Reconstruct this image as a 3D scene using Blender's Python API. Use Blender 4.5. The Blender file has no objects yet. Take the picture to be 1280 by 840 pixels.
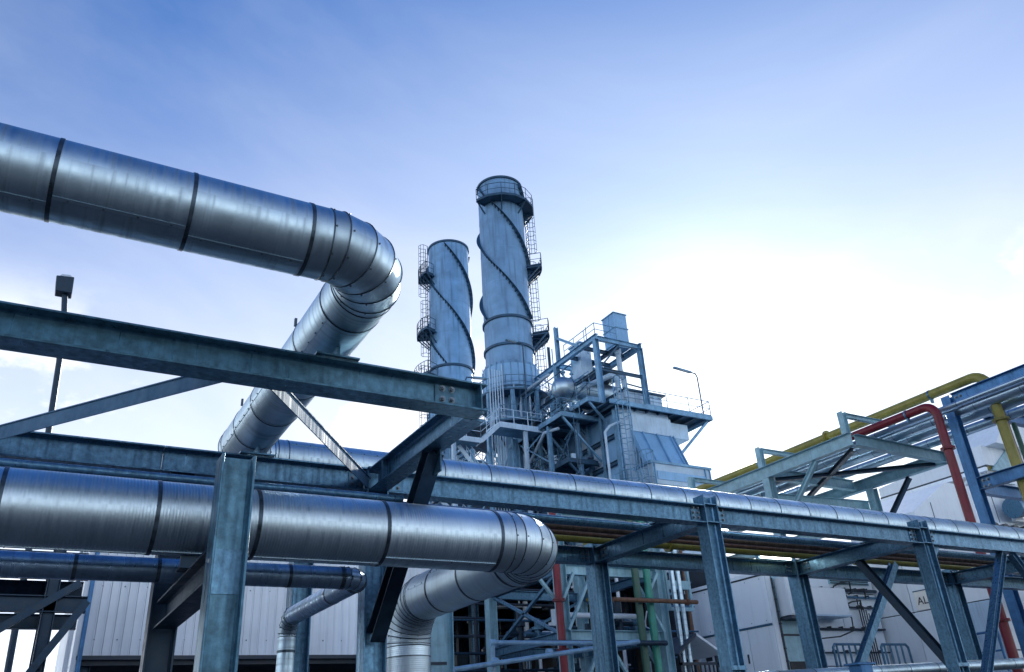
import bpy, math, random
from math import radians, sin, cos, pi, atan2, sqrt, tan
from mathutils import Vector, Matrix, Quaternion
random.seed(7)
V = Vector
scn = bpy.context.scene

# ------------------------------------------------------------------ camera
cam_d = bpy.data.cameras.new('camera')
cam = bpy.data.objects.new('camera', cam_d)
scn.collection.objects.link(cam)
scn.camera = cam
yaw, pit, rol = radians(31.26), radians(26.85), radians(-3.67)
fwd = V((sin(yaw)*cos(pit), cos(yaw)*cos(pit), sin(pit)))
rt = V((cos(yaw), -sin(yaw), 0)); upv = rt.cross(fwd)
r2 = rt*cos(rol) + upv*sin(rol); u2 = -rt*sin(rol) + upv*cos(rol)
cam.matrix_world = Matrix(((r2.x, u2.x, -fwd.x, 0), (r2.y, u2.y, -fwd.y, 0), (r2.z, u2.z, -fwd.z, 1.6), (0, 0, 0, 1)))
cam_d.sensor_width = 36.0
cam_d.lens = 36.0*1009.94/1280.0
cam_d.clip_start = 0.05
cam_d.clip_end = 8000

# ------------------------------------------------------------------ sky and sun
SUN_AZ, SUN_EL = radians(46.0), radians(22.0)
sun_dir = V((sin(SUN_AZ)*cos(SUN_EL), cos(SUN_AZ)*cos(SUN_EL), sin(SUN_EL)))
world = bpy.data.worlds.new('World'); scn.world = world; world.use_nodes = True
wt = world.node_tree; wt.nodes.clear()
def wn(t, **k):
    n = wt.nodes.new(t)
    for a, b in k.items(): setattr(n, a, b)
    return n
def wmath(op, a, b=None):
    n = wn('ShaderNodeMath', operation=op)
    for i, v in enumerate((a, b)):
        if v is None: continue
        if isinstance(v, (int, float)): n.inputs[i].default_value = v
        else: wt.links.new(v, n.inputs[i])
    return n.outputs[0]
out = wn('ShaderNodeOutputWorld'); bg = wn('ShaderNodeBackground')
sky = wn('ShaderNodeTexSky', sky_type='NISHITA', sun_disc=False)
sky.sun_elevation = SUN_EL; sky.sun_rotation = SUN_AZ
sky.altitude = 0; sky.air_density = 0.9; sky.dust_density = 0.25; sky.ozone_density = 1.2
tc = wn('ShaderNodeTexCoord')
nrm = wn('ShaderNodeVectorMath', operation='NORMALIZE'); wt.links.new(tc.outputs['Generated'], nrm.inputs[0])
sep = wn('ShaderNodeSeparateXYZ'); wt.links.new(nrm.outputs[0], sep.inputs[0])
# thin high veil of cloud: direction projected on a cloud deck, so that it flattens towards the horizon
zc = wmath('ADD', wmath('MAXIMUM', sep.outputs[2], 0.0), 0.22)
comb = wn('ShaderNodeCombineXYZ')
wt.links.new(wmath('DIVIDE', sep.outputs[0], zc), comb.inputs[0])
wt.links.new(wmath('DIVIDE', sep.outputs[1], zc), comb.inputs[1])
n1 = wn('ShaderNodeTexNoise'); n1.inputs['Scale'].default_value = 0.9; n1.inputs['Detail'].default_value = 7; n1.inputs['Roughness'].default_value = 0.55
n1.inputs['Distortion'].default_value = 0.6
wt.links.new(comb.outputs[0], n1.inputs['Vector'])
r1 = wn('ShaderNodeMapRange'); r1.inputs[1].default_value = 0.38; r1.inputs[2].default_value = 0.78; r1.interpolation_type = 'SMOOTHSTEP'
wt.links.new(n1.outputs[0], r1.inputs[0])
# low cumulus near the horizon
n2 = wn('ShaderNodeTexNoise'); n2.inputs['Scale'].default_value = 3.1; n2.inputs['Detail'].default_value = 9; n2.inputs['Roughness'].default_value = 0.58
mp = wn('ShaderNodeMapping'); mp.inputs['Scale'].default_value = (1, 1, 1.7); mp.inputs['Location'].default_value = (3.1, 2.2, 0.2)
wt.links.new(nrm.outputs[0], mp.inputs[0]); wt.links.new(mp.outputs[0], n2.inputs['Vector'])
r2n = wn('ShaderNodeMapRange'); r2n.inputs[1].default_value = 0.52; r2n.inputs[2].default_value = 0.62; r2n.interpolation_type = 'SMOOTHSTEP'
wt.links.new(n2.outputs[0], r2n.inputs[0])
band = wn('ShaderNodeMapRange'); band.inputs[1].default_value = 0.50; band.inputs[2].default_value = 0.36; band.interpolation_type = 'SMOOTHSTEP'
wt.links.new(sep.outputs[2], band.inputs[0])
cum = wmath('MULTIPLY', r2n.outputs[0], band.outputs[0])
# forward scattering glow of the haze round the sun
dt = wn('ShaderNodeVectorMath', operation='DOT_PRODUCT'); wt.links.new(nrm.outputs[0], dt.inputs[0]); dt.inputs[1].default_value = sun_dir
cosg = wmath('MAXIMUM', dt.outputs['Value'], 0.0)
zp = wmath('MAXIMUM', sep.outputs[2], 0.0); inv = wmath('SUBTRACT', 1.0, zp)
lowm = wn('ShaderNodeMapRange'); lowm.inputs[1].default_value = 0.89; lowm.inputs[2].default_value = 0.15; lowm.inputs[4].default_value = 0.78; lowm.interpolation_type = 'SMOOTHSTEP'
wt.links.new(zp, lowm.inputs[0]); low = lowm.outputs[0]                     # haze thickens towards the horizon
near = wn('ShaderNodeMapRange'); near.inputs[1].default_value = 0.72; near.inputs[2].default_value = 0.98; near.inputs[4].default_value = 0.26; near.interpolation_type = 'SMOOTHSTEP'
wt.links.new(cosg, near.inputs[0])
veil = wmath('MULTIPLY', wmath('SUBTRACT', r1.outputs[0], 0.34), 0.30)
amount = wmath('MAXIMUM', 0.0, wmath('MINIMUM', wmath('ADD', wmath('ADD', wmath('ADD', veil, low), near.outputs[0]), wmath('MULTIPLY', cum, 0.75)), 0.98))
hz = wmath('ADD', wmath('ADD', 0.90, wmath('MULTIPLY', wmath('POWER', inv, 6.0), 1.4)), wmath('MULTIPLY', cum, 0.22))
vb = wmath('ADD', hz, wmath('ADD', wmath('MULTIPLY', wmath('POWER', cosg, 14.0), 0.06), wmath('MULTIPLY', wmath('POWER', cosg, 70.0), 0.6)))
vcol = wn('ShaderNodeVectorMath', operation='SCALE'); vcol.inputs[0].default_value = (0.82, 0.855, 0.90)
wt.links.new(vb, vcol.inputs['Scale'])
tint = wn('ShaderNodeMix', data_type='RGBA', blend_type='MULTIPLY'); tint.inputs[0].default_value = 1.0
tint.inputs[7].default_value = (0.15*0.21, 0.15*0.53, 0.15*0.94, 1)      # sky strength 0.15, cool white balance
wt.links.new(sky.outputs[0], tint.inputs[6])
mixs = wn('ShaderNodeMix', data_type='RGBA'); wt.links.new(amount, mixs.inputs[0])
wt.links.new(tint.outputs[2], mixs.inputs[6]); wt.links.new(vcol.outputs[0], mixs.inputs[7])
wt.links.new(mixs.outputs[2], bg.inputs[0]); bg.inputs[1].default_value = 1.0
wt.links.new(bg.outputs[0], out.inputs[0])

sl = bpy.data.lights.new('sun', 'SUN'); sl.energy = 3.6; sl.angle = radians(2.0); sl.color = (1.0, 0.95, 0.86)
so = bpy.data.objects.new('sun', sl); scn.collection.objects.link(so)
so.rotation_euler = (-sun_dir).to_track_quat('-Z', 'Y').to_euler(); so.location = (60, 40, 60)

scn.view_settings.view_transform = 'Standard'; scn.view_settings.look = 'None'
scn.view_settings.gamma = 1.0; scn.view_settings.use_curve_mapping = False
scn.view_settings.exposure = 0.5

# ------------------------------------------------------------------ materials
def mat(name, base, rough=0.5, metal=0.0, var=0.25, scale=6.0, streak=0.0, bump=0.15, rust=0.0, alt=None, uv=False, ribs=0.0, spec=0.5, detail=6.0, rvar=0.15, sscale=None, sdark=0.38, rustcol=(0.10, 0.055, 0.03)):
    m = bpy.data.materials.new(name); m.use_nodes = True
    nt = m.node_tree; N = nt.nodes; L = nt.links
    b = N['Principled BSDF']
    b.inputs['Metallic'].default_value = metal
    b.inputs['Specular IOR Level'].default_value = spec
    t = N.new('ShaderNodeTexCoord'); src = t.outputs['UV'] if uv else t.outputs['Object']
    no = N.new('ShaderNodeTexNoise'); no.inputs['Scale'].default_value = scale; no.inputs['Detail'].default_value = detail; no.inputs['Roughness'].default_value = 0.62
    L.new(src, no.inputs['Vector'])
    cr = N.new('ShaderNodeMapRange'); cr.inputs[1].default_value = 0.3; cr.inputs[2].default_value = 0.7
    L.new(no.outputs[0], cr.inputs[0])
    mx = N.new('ShaderNodeMix'); mx.data_type = 'RGBA'
    a2 = alt if alt else tuple(c*(1+var) for c in base)
    mx.inputs[6].default_value = (*[c*(1-var) for c in base], 1); mx.inputs[7].default_value = (*a2, 1)
    L.new(cr.outputs[0], mx.inputs[0]); col = mx.outputs[2]
    # object to object shift of tone
    oi = N.new('ShaderNodeObjectInfo'); hs = N.new('ShaderNodeHueSaturation')
    mr = N.new('ShaderNodeMapRange'); mr.inputs[3].default_value = 0.86; mr.inputs[4].default_value = 1.12
    L.new(oi.outputs['Random'], mr.inputs[0]); L.new(mr.outputs[0], hs.inputs['Value']); L.new(col, hs.inputs['Color']); col = hs.outputs[0]
    rin = no.outputs[0]
    if streak > 0:
        mp = N.new('ShaderNodeMapping'); mp.inputs['Scale'].default_value = sscale or ((1.2, 24, 1) if uv else (22, 22, 1.3))
        L.new(src, mp.inputs[0]); s2 = N.new('ShaderNodeTexNoise'); s2.inputs['Scale'].default_value = 1.0; s2.inputs['Detail'].default_value = 5
        L.new(mp.outputs[0], s2.inputs['Vector'])
        rr = N.new('ShaderNodeMapRange'); rr.inputs[1].default_value = 0.52; rr.inputs[2].default_value = 0.74; rr.inputs[4].default_value = streak
        L.new(s2.outputs[0], rr.inputs[0]); m2 = N.new('ShaderNodeMix'); m2.data_type = 'RGBA'
        L.new(rr.outputs[0], m2.inputs[0]); L.new(col, m2.inputs[6]); m2.inputs[7].default_value = (*[c*sdark for c in base], 1); col = m2.outputs[2]
        rin = s2.outputs[0]
    if rust > 0:
        n3 = N.new('ShaderNodeTexNoise'); n3.inputs['Scale'].default_value = scale*0.55; n3.inputs['Detail'].default_value = 10; n3.inputs['Roughness'].default_value = 0.7
        L.new(src, n3.inputs['Vector']); rr = N.new('ShaderNodeMapRange'); rr.inputs[1].default_value = 0.60; rr.inputs[2].default_value = 0.72; rr.inputs[4].default_value = rust
        L.new(n3.outputs[0], rr.inputs[0]); m3 = N.new('ShaderNodeMix'); m3.data_type = 'RGBA'
        L.new(rr.outputs[0], m3.inputs[0]); L.new(col, m3.inputs[6]); m3.inputs[7].default_value = (*rustcol, 1); col = m3.outputs[2]
    L.new(col, b.inputs['Base Color'])
    ro = N.new('ShaderNodeMapRange'); ro.inputs[1].default_value = 0.3; ro.inputs[2].default_value = 0.7
    ro.inputs[3].default_value = max(0.05, rough-rvar); ro.inputs[4].default_value = min(1, rough+rvar)
    L.new(rin, ro.inputs[0]); L.new(ro.outputs[0], b.inputs['Roughness'])
    h = no.outputs[0]
    if ribs > 0:
        w = N.new('ShaderNodeTexWave'); w.wave_type = 'BANDS'; w.bands_direction = 'Y'; w.inputs['Scale'].default_value = ribs; w.inputs['Distortion'].default_value = 0.6; w.inputs['Detail'].default_value = 1
        L.new(src, w.inputs['Vector'])
        b0 = N.new('ShaderNodeBump'); b0.inputs['Strength'].default_value = 0.30; b0.inputs['Distance'].default_value = 0.004
        L.new(w.outputs[1] if len(w.outputs) > 1 else w.outputs[0], b0.inputs['Height'])
    if bump > 0:
        bp = N.new('ShaderNodeBump'); bp.inputs['Strength'].default_value = bump; bp.inputs['Distance'].default_value = 0.01
        L.new(h, bp.inputs['Height'])
        if ribs > 0: L.new(b0.outputs[0], bp.inputs['Normal'])
        L.new(bp.outputs[0], b.inputs['Normal'])
    return m
M = {}
M['galv'] = mat('galvanised_steel', (0.085, 0.195, 0.30), 0.38, 0.65, 0.36, 24, streak=0.35, bump=0.10, rust=0.10)
M['galv_green'] = mat('weathered_galvanised_steel', (0.075, 0.185, 0.265), 0.40, 0.6, 0.42, 14, streak=0.40, bump=0.12, rust=0.06, rustcol=(.30,.36,.38))
M['brace_paint'] = mat('dull_galvanised_steel', (0.12, 0.24, 0.36), 0.7, 0.1, 0.15, 20, streak=0.08, bump=0.06, spec=.25)
M['steel_dark'] = mat('dark_steel', (0.015, 0.042, 0.075), 0.45, 0.4, 0.4, 8, bump=0.1, rust=0.2)
M['steel_blue'] = mat('blue_painted_steel', (0.045, 0.17, 0.37), 0.42, 0.35, 0.25, 5, streak=0.35, bump=0.06, rust=0.05)
M['steel_teal'] = mat('grey_green_painted_steel', (0.26, 0.46, 0.54), 0.5, 0.05, 0.22, 4, streak=0.3, bump=0.06, rust=0.08)
M['clad'] = mat('aluminium_cladding', (0.47, 0.61, 0.70), 0.41, 1.0, 0.18, 3.0, streak=0.55, bump=0.14, uv=True, ribs=0, rvar=0.09)
M['clad_rib'] = mat('ribbed_aluminium_cladding', (0.56, 0.69, 0.77), 0.41, 1.0, 0.12, 2.4, streak=0.25, bump=0.10, uv=True, ribs=14, rvar=0.07)
M['clad_small'] = mat('dull_blue_cladding', (0.30, 0.44, 0.60), 0.36, 0.9, 0.3, 5, streak=0.4, bump=0.06, uv=True)
M['seam'] = mat('dark_seam_band', (0.07, 0.10, 0.13), 0.38, 0.8, 0.5, 12, bump=0.1, rust=0.3)
M['bolt'] = mat('bolt_steel', (0.16, 0.21, 0.25), 0.4, 0.7, 0.3, 20, rust=0.3)
M['stack'] = mat('stack_paint', (0.21, 0.41, 0.64), 0.45, 0.3, 0.24, 0.6, streak=0.8, bump=0.04, rust=0.05, sscale=(3.2, 3.2, 0.22), sdark=0.45)
M['plant'] = mat('plant_steel', (0.17, 0.35, 0.52), 0.5, 0.4, 0.3, 1.5, streak=0.2, bump=0.03)
M['plant_dark'] = mat('plant_dark_steel', (0.03, 0.09, 0.16), 0.5, 0.2, 0.4, 1.5, bump=0.03)
M['casing'] = mat('casing_paint', (0.48, 0.66, 0.82), 0.5, 0.05, 0.14, 0.8, streak=0.35, bump=0.04, rust=0.08)
M['casing_blue'] = mat('blue_casing_paint', (0.22, 0.44, 0.68), 0.45, 0.1, 0.14, 0.7, streak=0.3, bump=0.04)
M['white'] = mat('white_enclosure_paint', (0.78, 0.87, 0.93), 0.5, 0.0, 0.05, 1.2, streak=0.22, bump=0.03, rust=0.05, rustcol=(.45,.45,.44), sscale=(7, 7, .5), sdark=.6)
M['white_wall'] = mat('white_sheet_wall', (0.80, 0.88, 0.94), 0.45, 0.0, 0.06, 1.0, sscale=(9, 9, .4), sdark=.65, streak=0.25, bump=0.02)
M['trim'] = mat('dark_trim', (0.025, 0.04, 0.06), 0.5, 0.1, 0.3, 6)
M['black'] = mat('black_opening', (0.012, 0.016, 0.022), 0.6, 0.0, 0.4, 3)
M['red'] = mat('red_paint', (0.165, 0.003, 0.016), 0.45, 0.0, 0.25, 4, streak=0.3, bump=0.05)
M['yellow'] = mat('yellow_green_paint', (0.235, 0.215, 0.038), 0.38, 0.0, 0.28, 3, streak=0.35, bump=0.05, rust=0.1)
M['green'] = mat('green_paint', (0.03, 0.27, 0.20), 0.4, 0.0, 0.25, 4, streak=0.3, bump=0.05)
M['green_dark'] = mat('dark_green_paint', (0.025, 0.10, 0.07), 0.4, 0.0, 0.25, 4, bump=0.05)
M['rust'] = mat('rusty_pipe', (0.16, 0.085, 0.05), 0.6, 0.1, 0.4, 8, streak=0.4, bump=0.15)
M['pipe_blue'] = mat('blue_pipe_paint', (0.20, 0.36, 0.52), 0.4, 0.1, 0.3, 6, bump=0.08)
M['cable'] = mat('cable_rubber', (0.02, 0.025, 0.03), 0.5, 0.0, 0.2, 6)
M['glass_lamp'] = mat('lamp_lens', (0.55, 0.62, 0.66), 0.2, 0.0, 0.1, 6)
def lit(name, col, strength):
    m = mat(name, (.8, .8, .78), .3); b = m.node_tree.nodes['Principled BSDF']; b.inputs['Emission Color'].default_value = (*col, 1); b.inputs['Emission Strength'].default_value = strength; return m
M['added_glow'] = lit('added_glow_white', (1.0, 0.97, 0.86), 9.0)  # emission added for the bright patches under rack and bridge
M['sign'] = mat('sign_plate_paint', (0.78, 0.78, 0.72), 0.5, 0.0, 0.06, 6)
M['ink'] = mat('sign_ink', (0.02, 0.02, 0.03), 0.5, 0.0, 0.1, 6)
M['concrete'] = mat('concrete', (0.28, 0.29, 0.30), 0.85, 0.0, 0.25, 2, bump=0.3)
M['clad_far'] = mat('weathered_pipe_cladding', (0.34, 0.46, 0.56), 0.36, 0.85, 0.15, 1.5, bump=0.0, uv=True)
M['ground'] = mat('gravel_yard', (0.06, 0.066, 0.072), 0.9, 0.0, 0.45, 1.5, bump=0.5, detail=12)

# ------------------------------------------------------------------ mesh builder
COL = scn.collection
ORG = {}
def frame(d, up=V((0, 0, 1))):
    d = V(d).normalized()
    if abs(d.dot(up)) > 0.999: up = V((0, 1, 0))
    s = d.cross(up).normalized(); u = s.cross(d).normalized()
    return d, s, u
class MB:
    def __init__(s): s.v = []; s.f = []; s.uv = {}
    def add(s, vs, fs, uvs=None):
        o = len(s.v); s.v += [V(p) for p in vs]
        for i, f in enumerate(fs):
            s.f.append([o+k for k in f])
            if uvs: s.uv[len(s.f)-1] = uvs[i]
        return s
    def box(s, lo, hi):
        x0, y0, z0 = lo; x1, y1, z1 = hi
        vs = [(x0,y0,z0),(x1,y0,z0),(x1,y1,z0),(x0,y1,z0),(x0,y0,z1),(x1,y0,z1),(x1,y1,z1),(x0,y1,z1)]
        return s.add(vs, [(0,3,2,1),(4,5,6,7),(0,1,5,4),(1,2,6,5),(2,3,7,6),(3,0,4,7)])
    def hexa(s, vs):
        return s.add(vs, [(0,3,2,1),(4,5,6,7),(0,1,5,4),(1,2,6,5),(2,3,7,6),(3,0,4,7)])
    def prof(s, p0, p1, pts, up=V((0,0,1)), caps=True):
        p0 = V(p0); p1 = V(p1); d, sd, u = frame(p1-p0, V(up)); n = len(pts)
        vs = [p0+sd*a+u*b for a, b in pts]+[p1+sd*a+u*b for a, b in pts]
        fs = [(i, (i+1) % n, n+(i+1) % n, n+i) for i in range(n)]
        if caps: fs += [tuple(range(n-1, -1, -1)), tuple(range(n, 2*n))]
        return s.add(vs, fs)
    def bar(s, p0, p1, w, h, up=V((0,0,1))):
        return s.prof(p0, p1, [(-w/2,-h/2),(w/2,-h/2),(w/2,h/2),(-w/2,h/2)], up)
    def isec(s, p0, p1, h, b, tf=0.016, tw=0.010, up=V((0,0,1)), fil=0.014):
        H = h/2; B = b/2; t = tw/2; q = H-tf
        o = [(-B,-H),(B,-H),(B,-q),(t+fil,-q),(t,-q+fil),(t,q-fil),(t+fil,q),(B,q),(B,H),(-B,H),(-B,q),(-t-fil,q),(-t,q-fil),(-t,-q+fil),(-t-fil,-q),(-B,-q)]
        p0 = V(p0); p1 = V(p1); d, sd, u = frame(p1-p0, V(up)); n = len(o)
        vs = [p0+sd*a+u*c for a, c in o]+[p1+sd*a+u*c for a, c in o]
        fs = [(i, (i+1) % n, n+(i+1) % n, n+i) for i in range(n)]
        for k in (0, n):
            caps = [(0,1,2,15),(15,2,3,14),(14,3,4,13),(13,4,5,12),(12,5,6,11),(11,6,7,10),(10,7,8,9)]
            fs += [tuple(k+i for i in c) for c in caps]
        return s.add(vs, fs)
    def chan(s, p0, p1, h, b, t=0.010, up=V((0,0,1)), flip=1):
        H = h/2; o = [(0,-H),(b,-H),(b,-H+t),(t,-H+t),(t,H-t),(b,H-t),(b,H),(0,H)]
        o = [(a*flip, c) for a, c in o]
        if flip < 0: o.reverse()
        p0 = V(p0); p1 = V(p1); d, sd, u = frame(p1-p0, V(up)); n = 8
        vs = [p0+sd*a+u*c for a, c in o]+[p1+sd*a+u*c for a, c in o]
        fs = [(i, (i+1) % n, n+(i+1) % n, n+i) for i in range(n)]
        for k in (0, n):
            c = [(0,1,2,3),(0,3,4,7),(4,5,6,7)] if flip > 0 else [(7,6,5,4),(7,4,3,0),(3,2,1,0)]
            fs += [tuple(k+i for i in q) for q in c]
        return s.add(vs, fs)
    def angle(s, p0, p1, a, b, t=0.010, up=V((0,0,1))):
        return s.prof(p0, p1, [(0,0),(a,0),(a,t),(t,t),(t,b),(0,b)], up)
    def tube(s, p0, p1, r, n=10, r1=None, caps=True):
        p0 = V(p0); p1 = V(p1); d, sd, u = frame(p1-p0); r1 = r if r1 is None else r1; L = (p1-p0).length
        vs = []; 
        for p, q in ((p0, r), (p1, r1)):
            vs += [p+(sd*cos(2*pi*i/n)+u*sin(2*pi*i/n))*q for i in range(n)]
        fs = [(i, (i+1) % n, n+(i+1) % n, n+i) for i in range(n)]
        uo = V(p0).dot(d)
        uvs = [[(i/n*2*pi*r, uo), ((i+1)/n*2*pi*r, uo), ((i+1)/n*2*pi*r, uo+L), (i/n*2*pi*r, uo+L)] for i in range(n)]
        if caps:
            fs += [tuple(range(n-1,-1,-1)), tuple(range(n, 2*n))]; uvs += [[(0,0)]*n]*2
        return s.add(vs, fs, uvs)
    def poly(s, pts, r, n=8, caps=True, closed=False):
        """tube along a polyline with mitred joints"""
        pts = [V(p) for p in pts]; m = len(pts); rings = []; uvl = [0]
        ref = None
        for i in range(m):
            if closed: a = pts[i]-pts[i-1]; b = pts[(i+1) % m]-pts[i]
            else:
                a = pts[i]-pts[i-1] if i else pts[1]-pts[0]; b = pts[i+1]-pts[i] if i < m-1 else a
            a.normalize(); b.normalize(); t = (a+b); t = t.normalized() if t.length > 1e-6 else a
            if ref is None:
                _, sd, u = frame(a)
            else:
                sd = ref - t*ref.dot(t); sd = sd.normalized() if sd.length > 1e-6 else frame(t)[1]
                u = t.cross(sd) * -1
                u = sd.cross(t)
            ref = sd
            k = 1/max(0.35, sqrt(max(0.05, (1+a.dot(b))/2)))
            bend = (b-a)
            ring = []
            for j in range(n):
                o = (sd*cos(2*pi*j/n)+u*sin(2*pi*j/n))*r
                if bend.length > 1e-4:
                    bn = (bend - t*bend.dot(t)); 
                    if bn.length > 1e-6:
                        bn.normalize(); o = o + bn*(o.dot(bn)*(k-1))
                ring.append(pts[i]+o)
            rings.append(ring)
            if i: uvl.append(uvl[-1]+(pts[i]-pts[i-1]).length)
        vs = [p for g in rings for p in g]; fs = []; uvs = []
        for i in range(m if closed else m-1):
            i2 = (i+1) % m
            for j in range(n):
                fs.append((i*n+j, i*n+(j+1) % n, i2*n+(j+1) % n, i2*n+j))
                l1 = uvl[i+1] if i+1 < m else uvl[i]+.1
                uvs.append([(j/n*2*pi*r, uvl[i]), ((j+1)/n*2*pi*r, uvl[i]), ((j+1)/n*2*pi*r, l1), (j/n*2*pi*r, l1)])
        if caps and not closed:
            fs += [tuple(range(n-1,-1,-1)), tuple(range((m-1)*n, m*n))]; uvs += [[(0,0)]*n]*2
        return s.add(vs, fs, uvs)
    def lathe(s, c, prof, n=32, a0=0, a1=2*pi):
        c = V(c); full = abs(a1-a0-2*pi) < 1e-6; m = n if full else n+1
        vs = []
        for r, z in prof: vs += [c+V((r*cos(a0+(a1-a0)*i/n), r*sin(a0+(a1-a0)*i/n), z)) for i in range(m)]
        fs = []
        for k in range(len(prof)-1):
            for i in range(n):
                j = (i+1) % m
                fs.append((k*m+i, k*m+j, (k+1)*m+j, (k+1)*m+i))
        return s.add(vs, fs)
    def build(s, name, material, parent=None, smooth=True, org=None, bevel=0.0):
        me = bpy.data.meshes.new(name)
        o = org if org is not None else (ORG.get(parent.name, V((0,0,0))) if parent else V((0,0,0)))
        me.from_pydata([tuple(p-o) for p in s.v], [], s.f)
        if s.uv:
            uvl = me.uv_layers.new(name='UVMap')
            for p in me.polygons:
                q = s.uv.get(p.index)
                if q:
                    for li, c in zip(p.loop_indices, q): uvl.data[li].uv = c
        me.materials.append(M[material]); me.update()
        if smooth:
            me.polygons.foreach_set('use_smooth', [True]*len(me.polygons)); me.set_sharp_from_angle(angle=radians(34))
        ob = bpy.data.objects.new(name, me); COL.objects.link(ob)
        if parent is not None:
            ob.parent = parent; ORG[ob.name] = o
        else:
            ob.location = o; ORG[ob.name] = V(o)
        if bevel > 0:
            b = ob.modifiers.new('bevel', 'BEVEL'); b.width = bevel; b.segments = 1; b.limit_method = 'ANGLE'; b.angle_limit = radians(50)
        return ob
def thing(name, label, cat, loc, group=None):
    o = bpy.data.objects.new(name, None); COL.objects.link(o); o.location = loc; o.empty_display_size = 0.3
    o['label'] = label; o['category'] = cat
    if group: o['group'] = group
    ORG[o.name] = V(loc); return o
def tag(o, label, cat, group=None):
    o['label'] = label; o['category'] = cat
    if group: o['group'] = group
    return o
def inst(src, name, parent, mtx, material=None):
    """a piece that shares its mesh with others; mtx is in world axes"""
    ob = bpy.data.objects.new(name, src); COL.objects.link(ob); ob.parent = parent
    m = mtx.copy(); m.translation = m.translation-ORG[parent.name]; ob.matrix_basis = m
    return ob
# shared bolt: hex head on a round washer, axis along local z
def bolt_mesh():
    b = MB(); b.tube((0,0,0), (0,0,0.006), 0.030, 12)
    b.tube((0,0,0.006), (0,0,0.024), 0.021, 6); b.tube((0,0,0.024), (0,0,0.034), 0.012, 8)
    me = bpy.data.meshes.new('bolt'); me.from_pydata([tuple(p) for p in b.v], [], b.f); me.materials.append(M['bolt']); me.update(); return me
BOLT = bolt_mesh()
def screw_mesh():
    b = MB(); b.tube((0,0,0), (0,0,0.003), 0.0075, 8); b.tube((0,0,0.003), (0,0,0.007), 0.005, 6)
    me = bpy.data.meshes.new('screw'); me.from_pydata([tuple(p) for p in b.v], [], b.f); me.materials.append(M['bolt']); me.update(); return me
SCREW = screw_mesh()
def bolts(parent, spots, normal, scale=1.0):
    q = V((0,0,1)).rotation_difference(V(normal)).to_matrix().to_4x4()
    for p in spots:
        m = Matrix.Translation(V(p)) @ q @ Matrix.Rotation(random.random(), 4, 'Z') @ Matrix.Scale(scale, 4)
        inst(BOLT, 'bolt', parent, m)
# straight railing as one part: posts, top rail, knee rail, toe plate
def railing(name, parent, pts, h=1.1, material='plant', step=1.4, r=0.022, toe=True, closed=False):
    b = MB(); pts = [V(p) for p in pts]
    seg = list(zip(pts, pts[1:]+([pts[0]] if closed else [])))
    if not closed: seg = seg[:len(pts)-1]
    for a, c in seg:
        L = (c-a).length; n = max(1, int(round(L/step)))
        for i in range(n+1):
            p = a.lerp(c, i/n); b.tube(p, p+V((0,0,h)), r, 6)
        b.tube(a+V((0,0,h)), c+V((0,0,h)), r, 6); b.tube(a+V((0,0,h*.52)), c+V((0,0,h*.52)), r*.8, 6)
        if toe: b.bar(a+V((0,0,.06)), c+V((0,0,.06)), 0.008, 0.12)
    return b.build(name, material, parent)
def ladder(parent, base, top, facing, w=0.5, cage_from=2.3, material='plant', gap=0.3, r=0.024, hoop=0.38):
    base = V(base); top = V(top); f = V(facing).normalized(); d = (top-base).normalized(); s = d.cross(f).normalized(); H = (top-base).length
    b = MB()
    for k in (-1, 1): b.tube(base+s*k*w/2, top+s*k*w/2+d*1.0, r*1.2, 6)
    n = int(H/gap)
    for i in range(n+1): b.tube(base+d*i*gap-s*w/2, base+d*i*gap+s*w/2, r*.7, 5)
    lo = b.build('ladder', material, parent)
    if H > cage_from:
        c = MB(); hs = max(1, int(round((H+1-cage_from)/0.9))); angs = [radians(a) for a in (-78, -40, 0, 40, 78)]
        ctr = lambda z: base+d*z+f*0.36
        for i in range(hs+1):
            z = cage_from+(H+1-cage_from)*i/hs
            c.poly([base+d*z-s*w/2]+[ctr(z)+s*sin(a)*hoop+f*cos(a)*hoop for a in angs]+[base+d*z+s*w/2], r*.8, 5)
        for a in angs:
            o = s*sin(a)*hoop+f*cos(a)*hoop; c.tube(ctr(cage_from)+o, ctr(H+1)+o, r*.7, 5)
        c.build('cage', material, lo)
    return lo
# ------------------------------------------------------------------ clad pipe: sections, bands and elbow gores as parts
def pipe_straight(parent, p0, p1, R, cuts, material, band=None, n=40, sec='pipe_section', dbl=False, bandw=0.028, lap=None):
    """cuts: distances from p0 where one cladding sheet laps the next"""
    p0 = V(p0); p1 = V(p1); d = (p1-p0).normalized(); L = (p1-p0).length
    cs = [0]+[c for c in cuts if 0 < c < L]+[L]
    for i, (a, b) in enumerate(zip(cs, cs[1:])):
        m = MB(); rr = R*(1+0.004*(i % 2)); m.tube(p0+d*a, p0+d*b, rr, n, caps=False)
        o = m.build(sec, material, parent)
        if lap is not None and b-a > .25:
            _, sd, u = frame(d); an = lap+random.uniform(-.35, .35); er = sd*cos(an)+u*sin(an)
            k = MB(); k.bar(p0+d*(a+.012)+er*R*1.003, p0+d*(b-.012)+er*R*1.003, 0.022, 0.007, up=er); lo = k.build('lap_seam', material, o)
            nn = int((b-a)/.16)
            for j in range(nn):
                c = p0+d*(a+(j+.5)*(b-a)/nn)+er*(R*1.003+.0035); q = V((0,0,1)).rotation_difference(er).to_matrix().to_4x4()
                inst(SCREW, 'screw', o, Matrix.Translation(c) @ q)
        if band and i > 0:
            k = MB(); k.tube(p0+d*(a-bandw/2), p0+d*(a+bandw/2), R*1.012+.002, n, caps=True); k.build('band', band, o)
            if dbl:
                k = MB(); k.tube(p0+d*(a+0.05), p0+d*(a+0.062), R*1.012+.001, n, caps=True); k.build('band', band, o)
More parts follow.
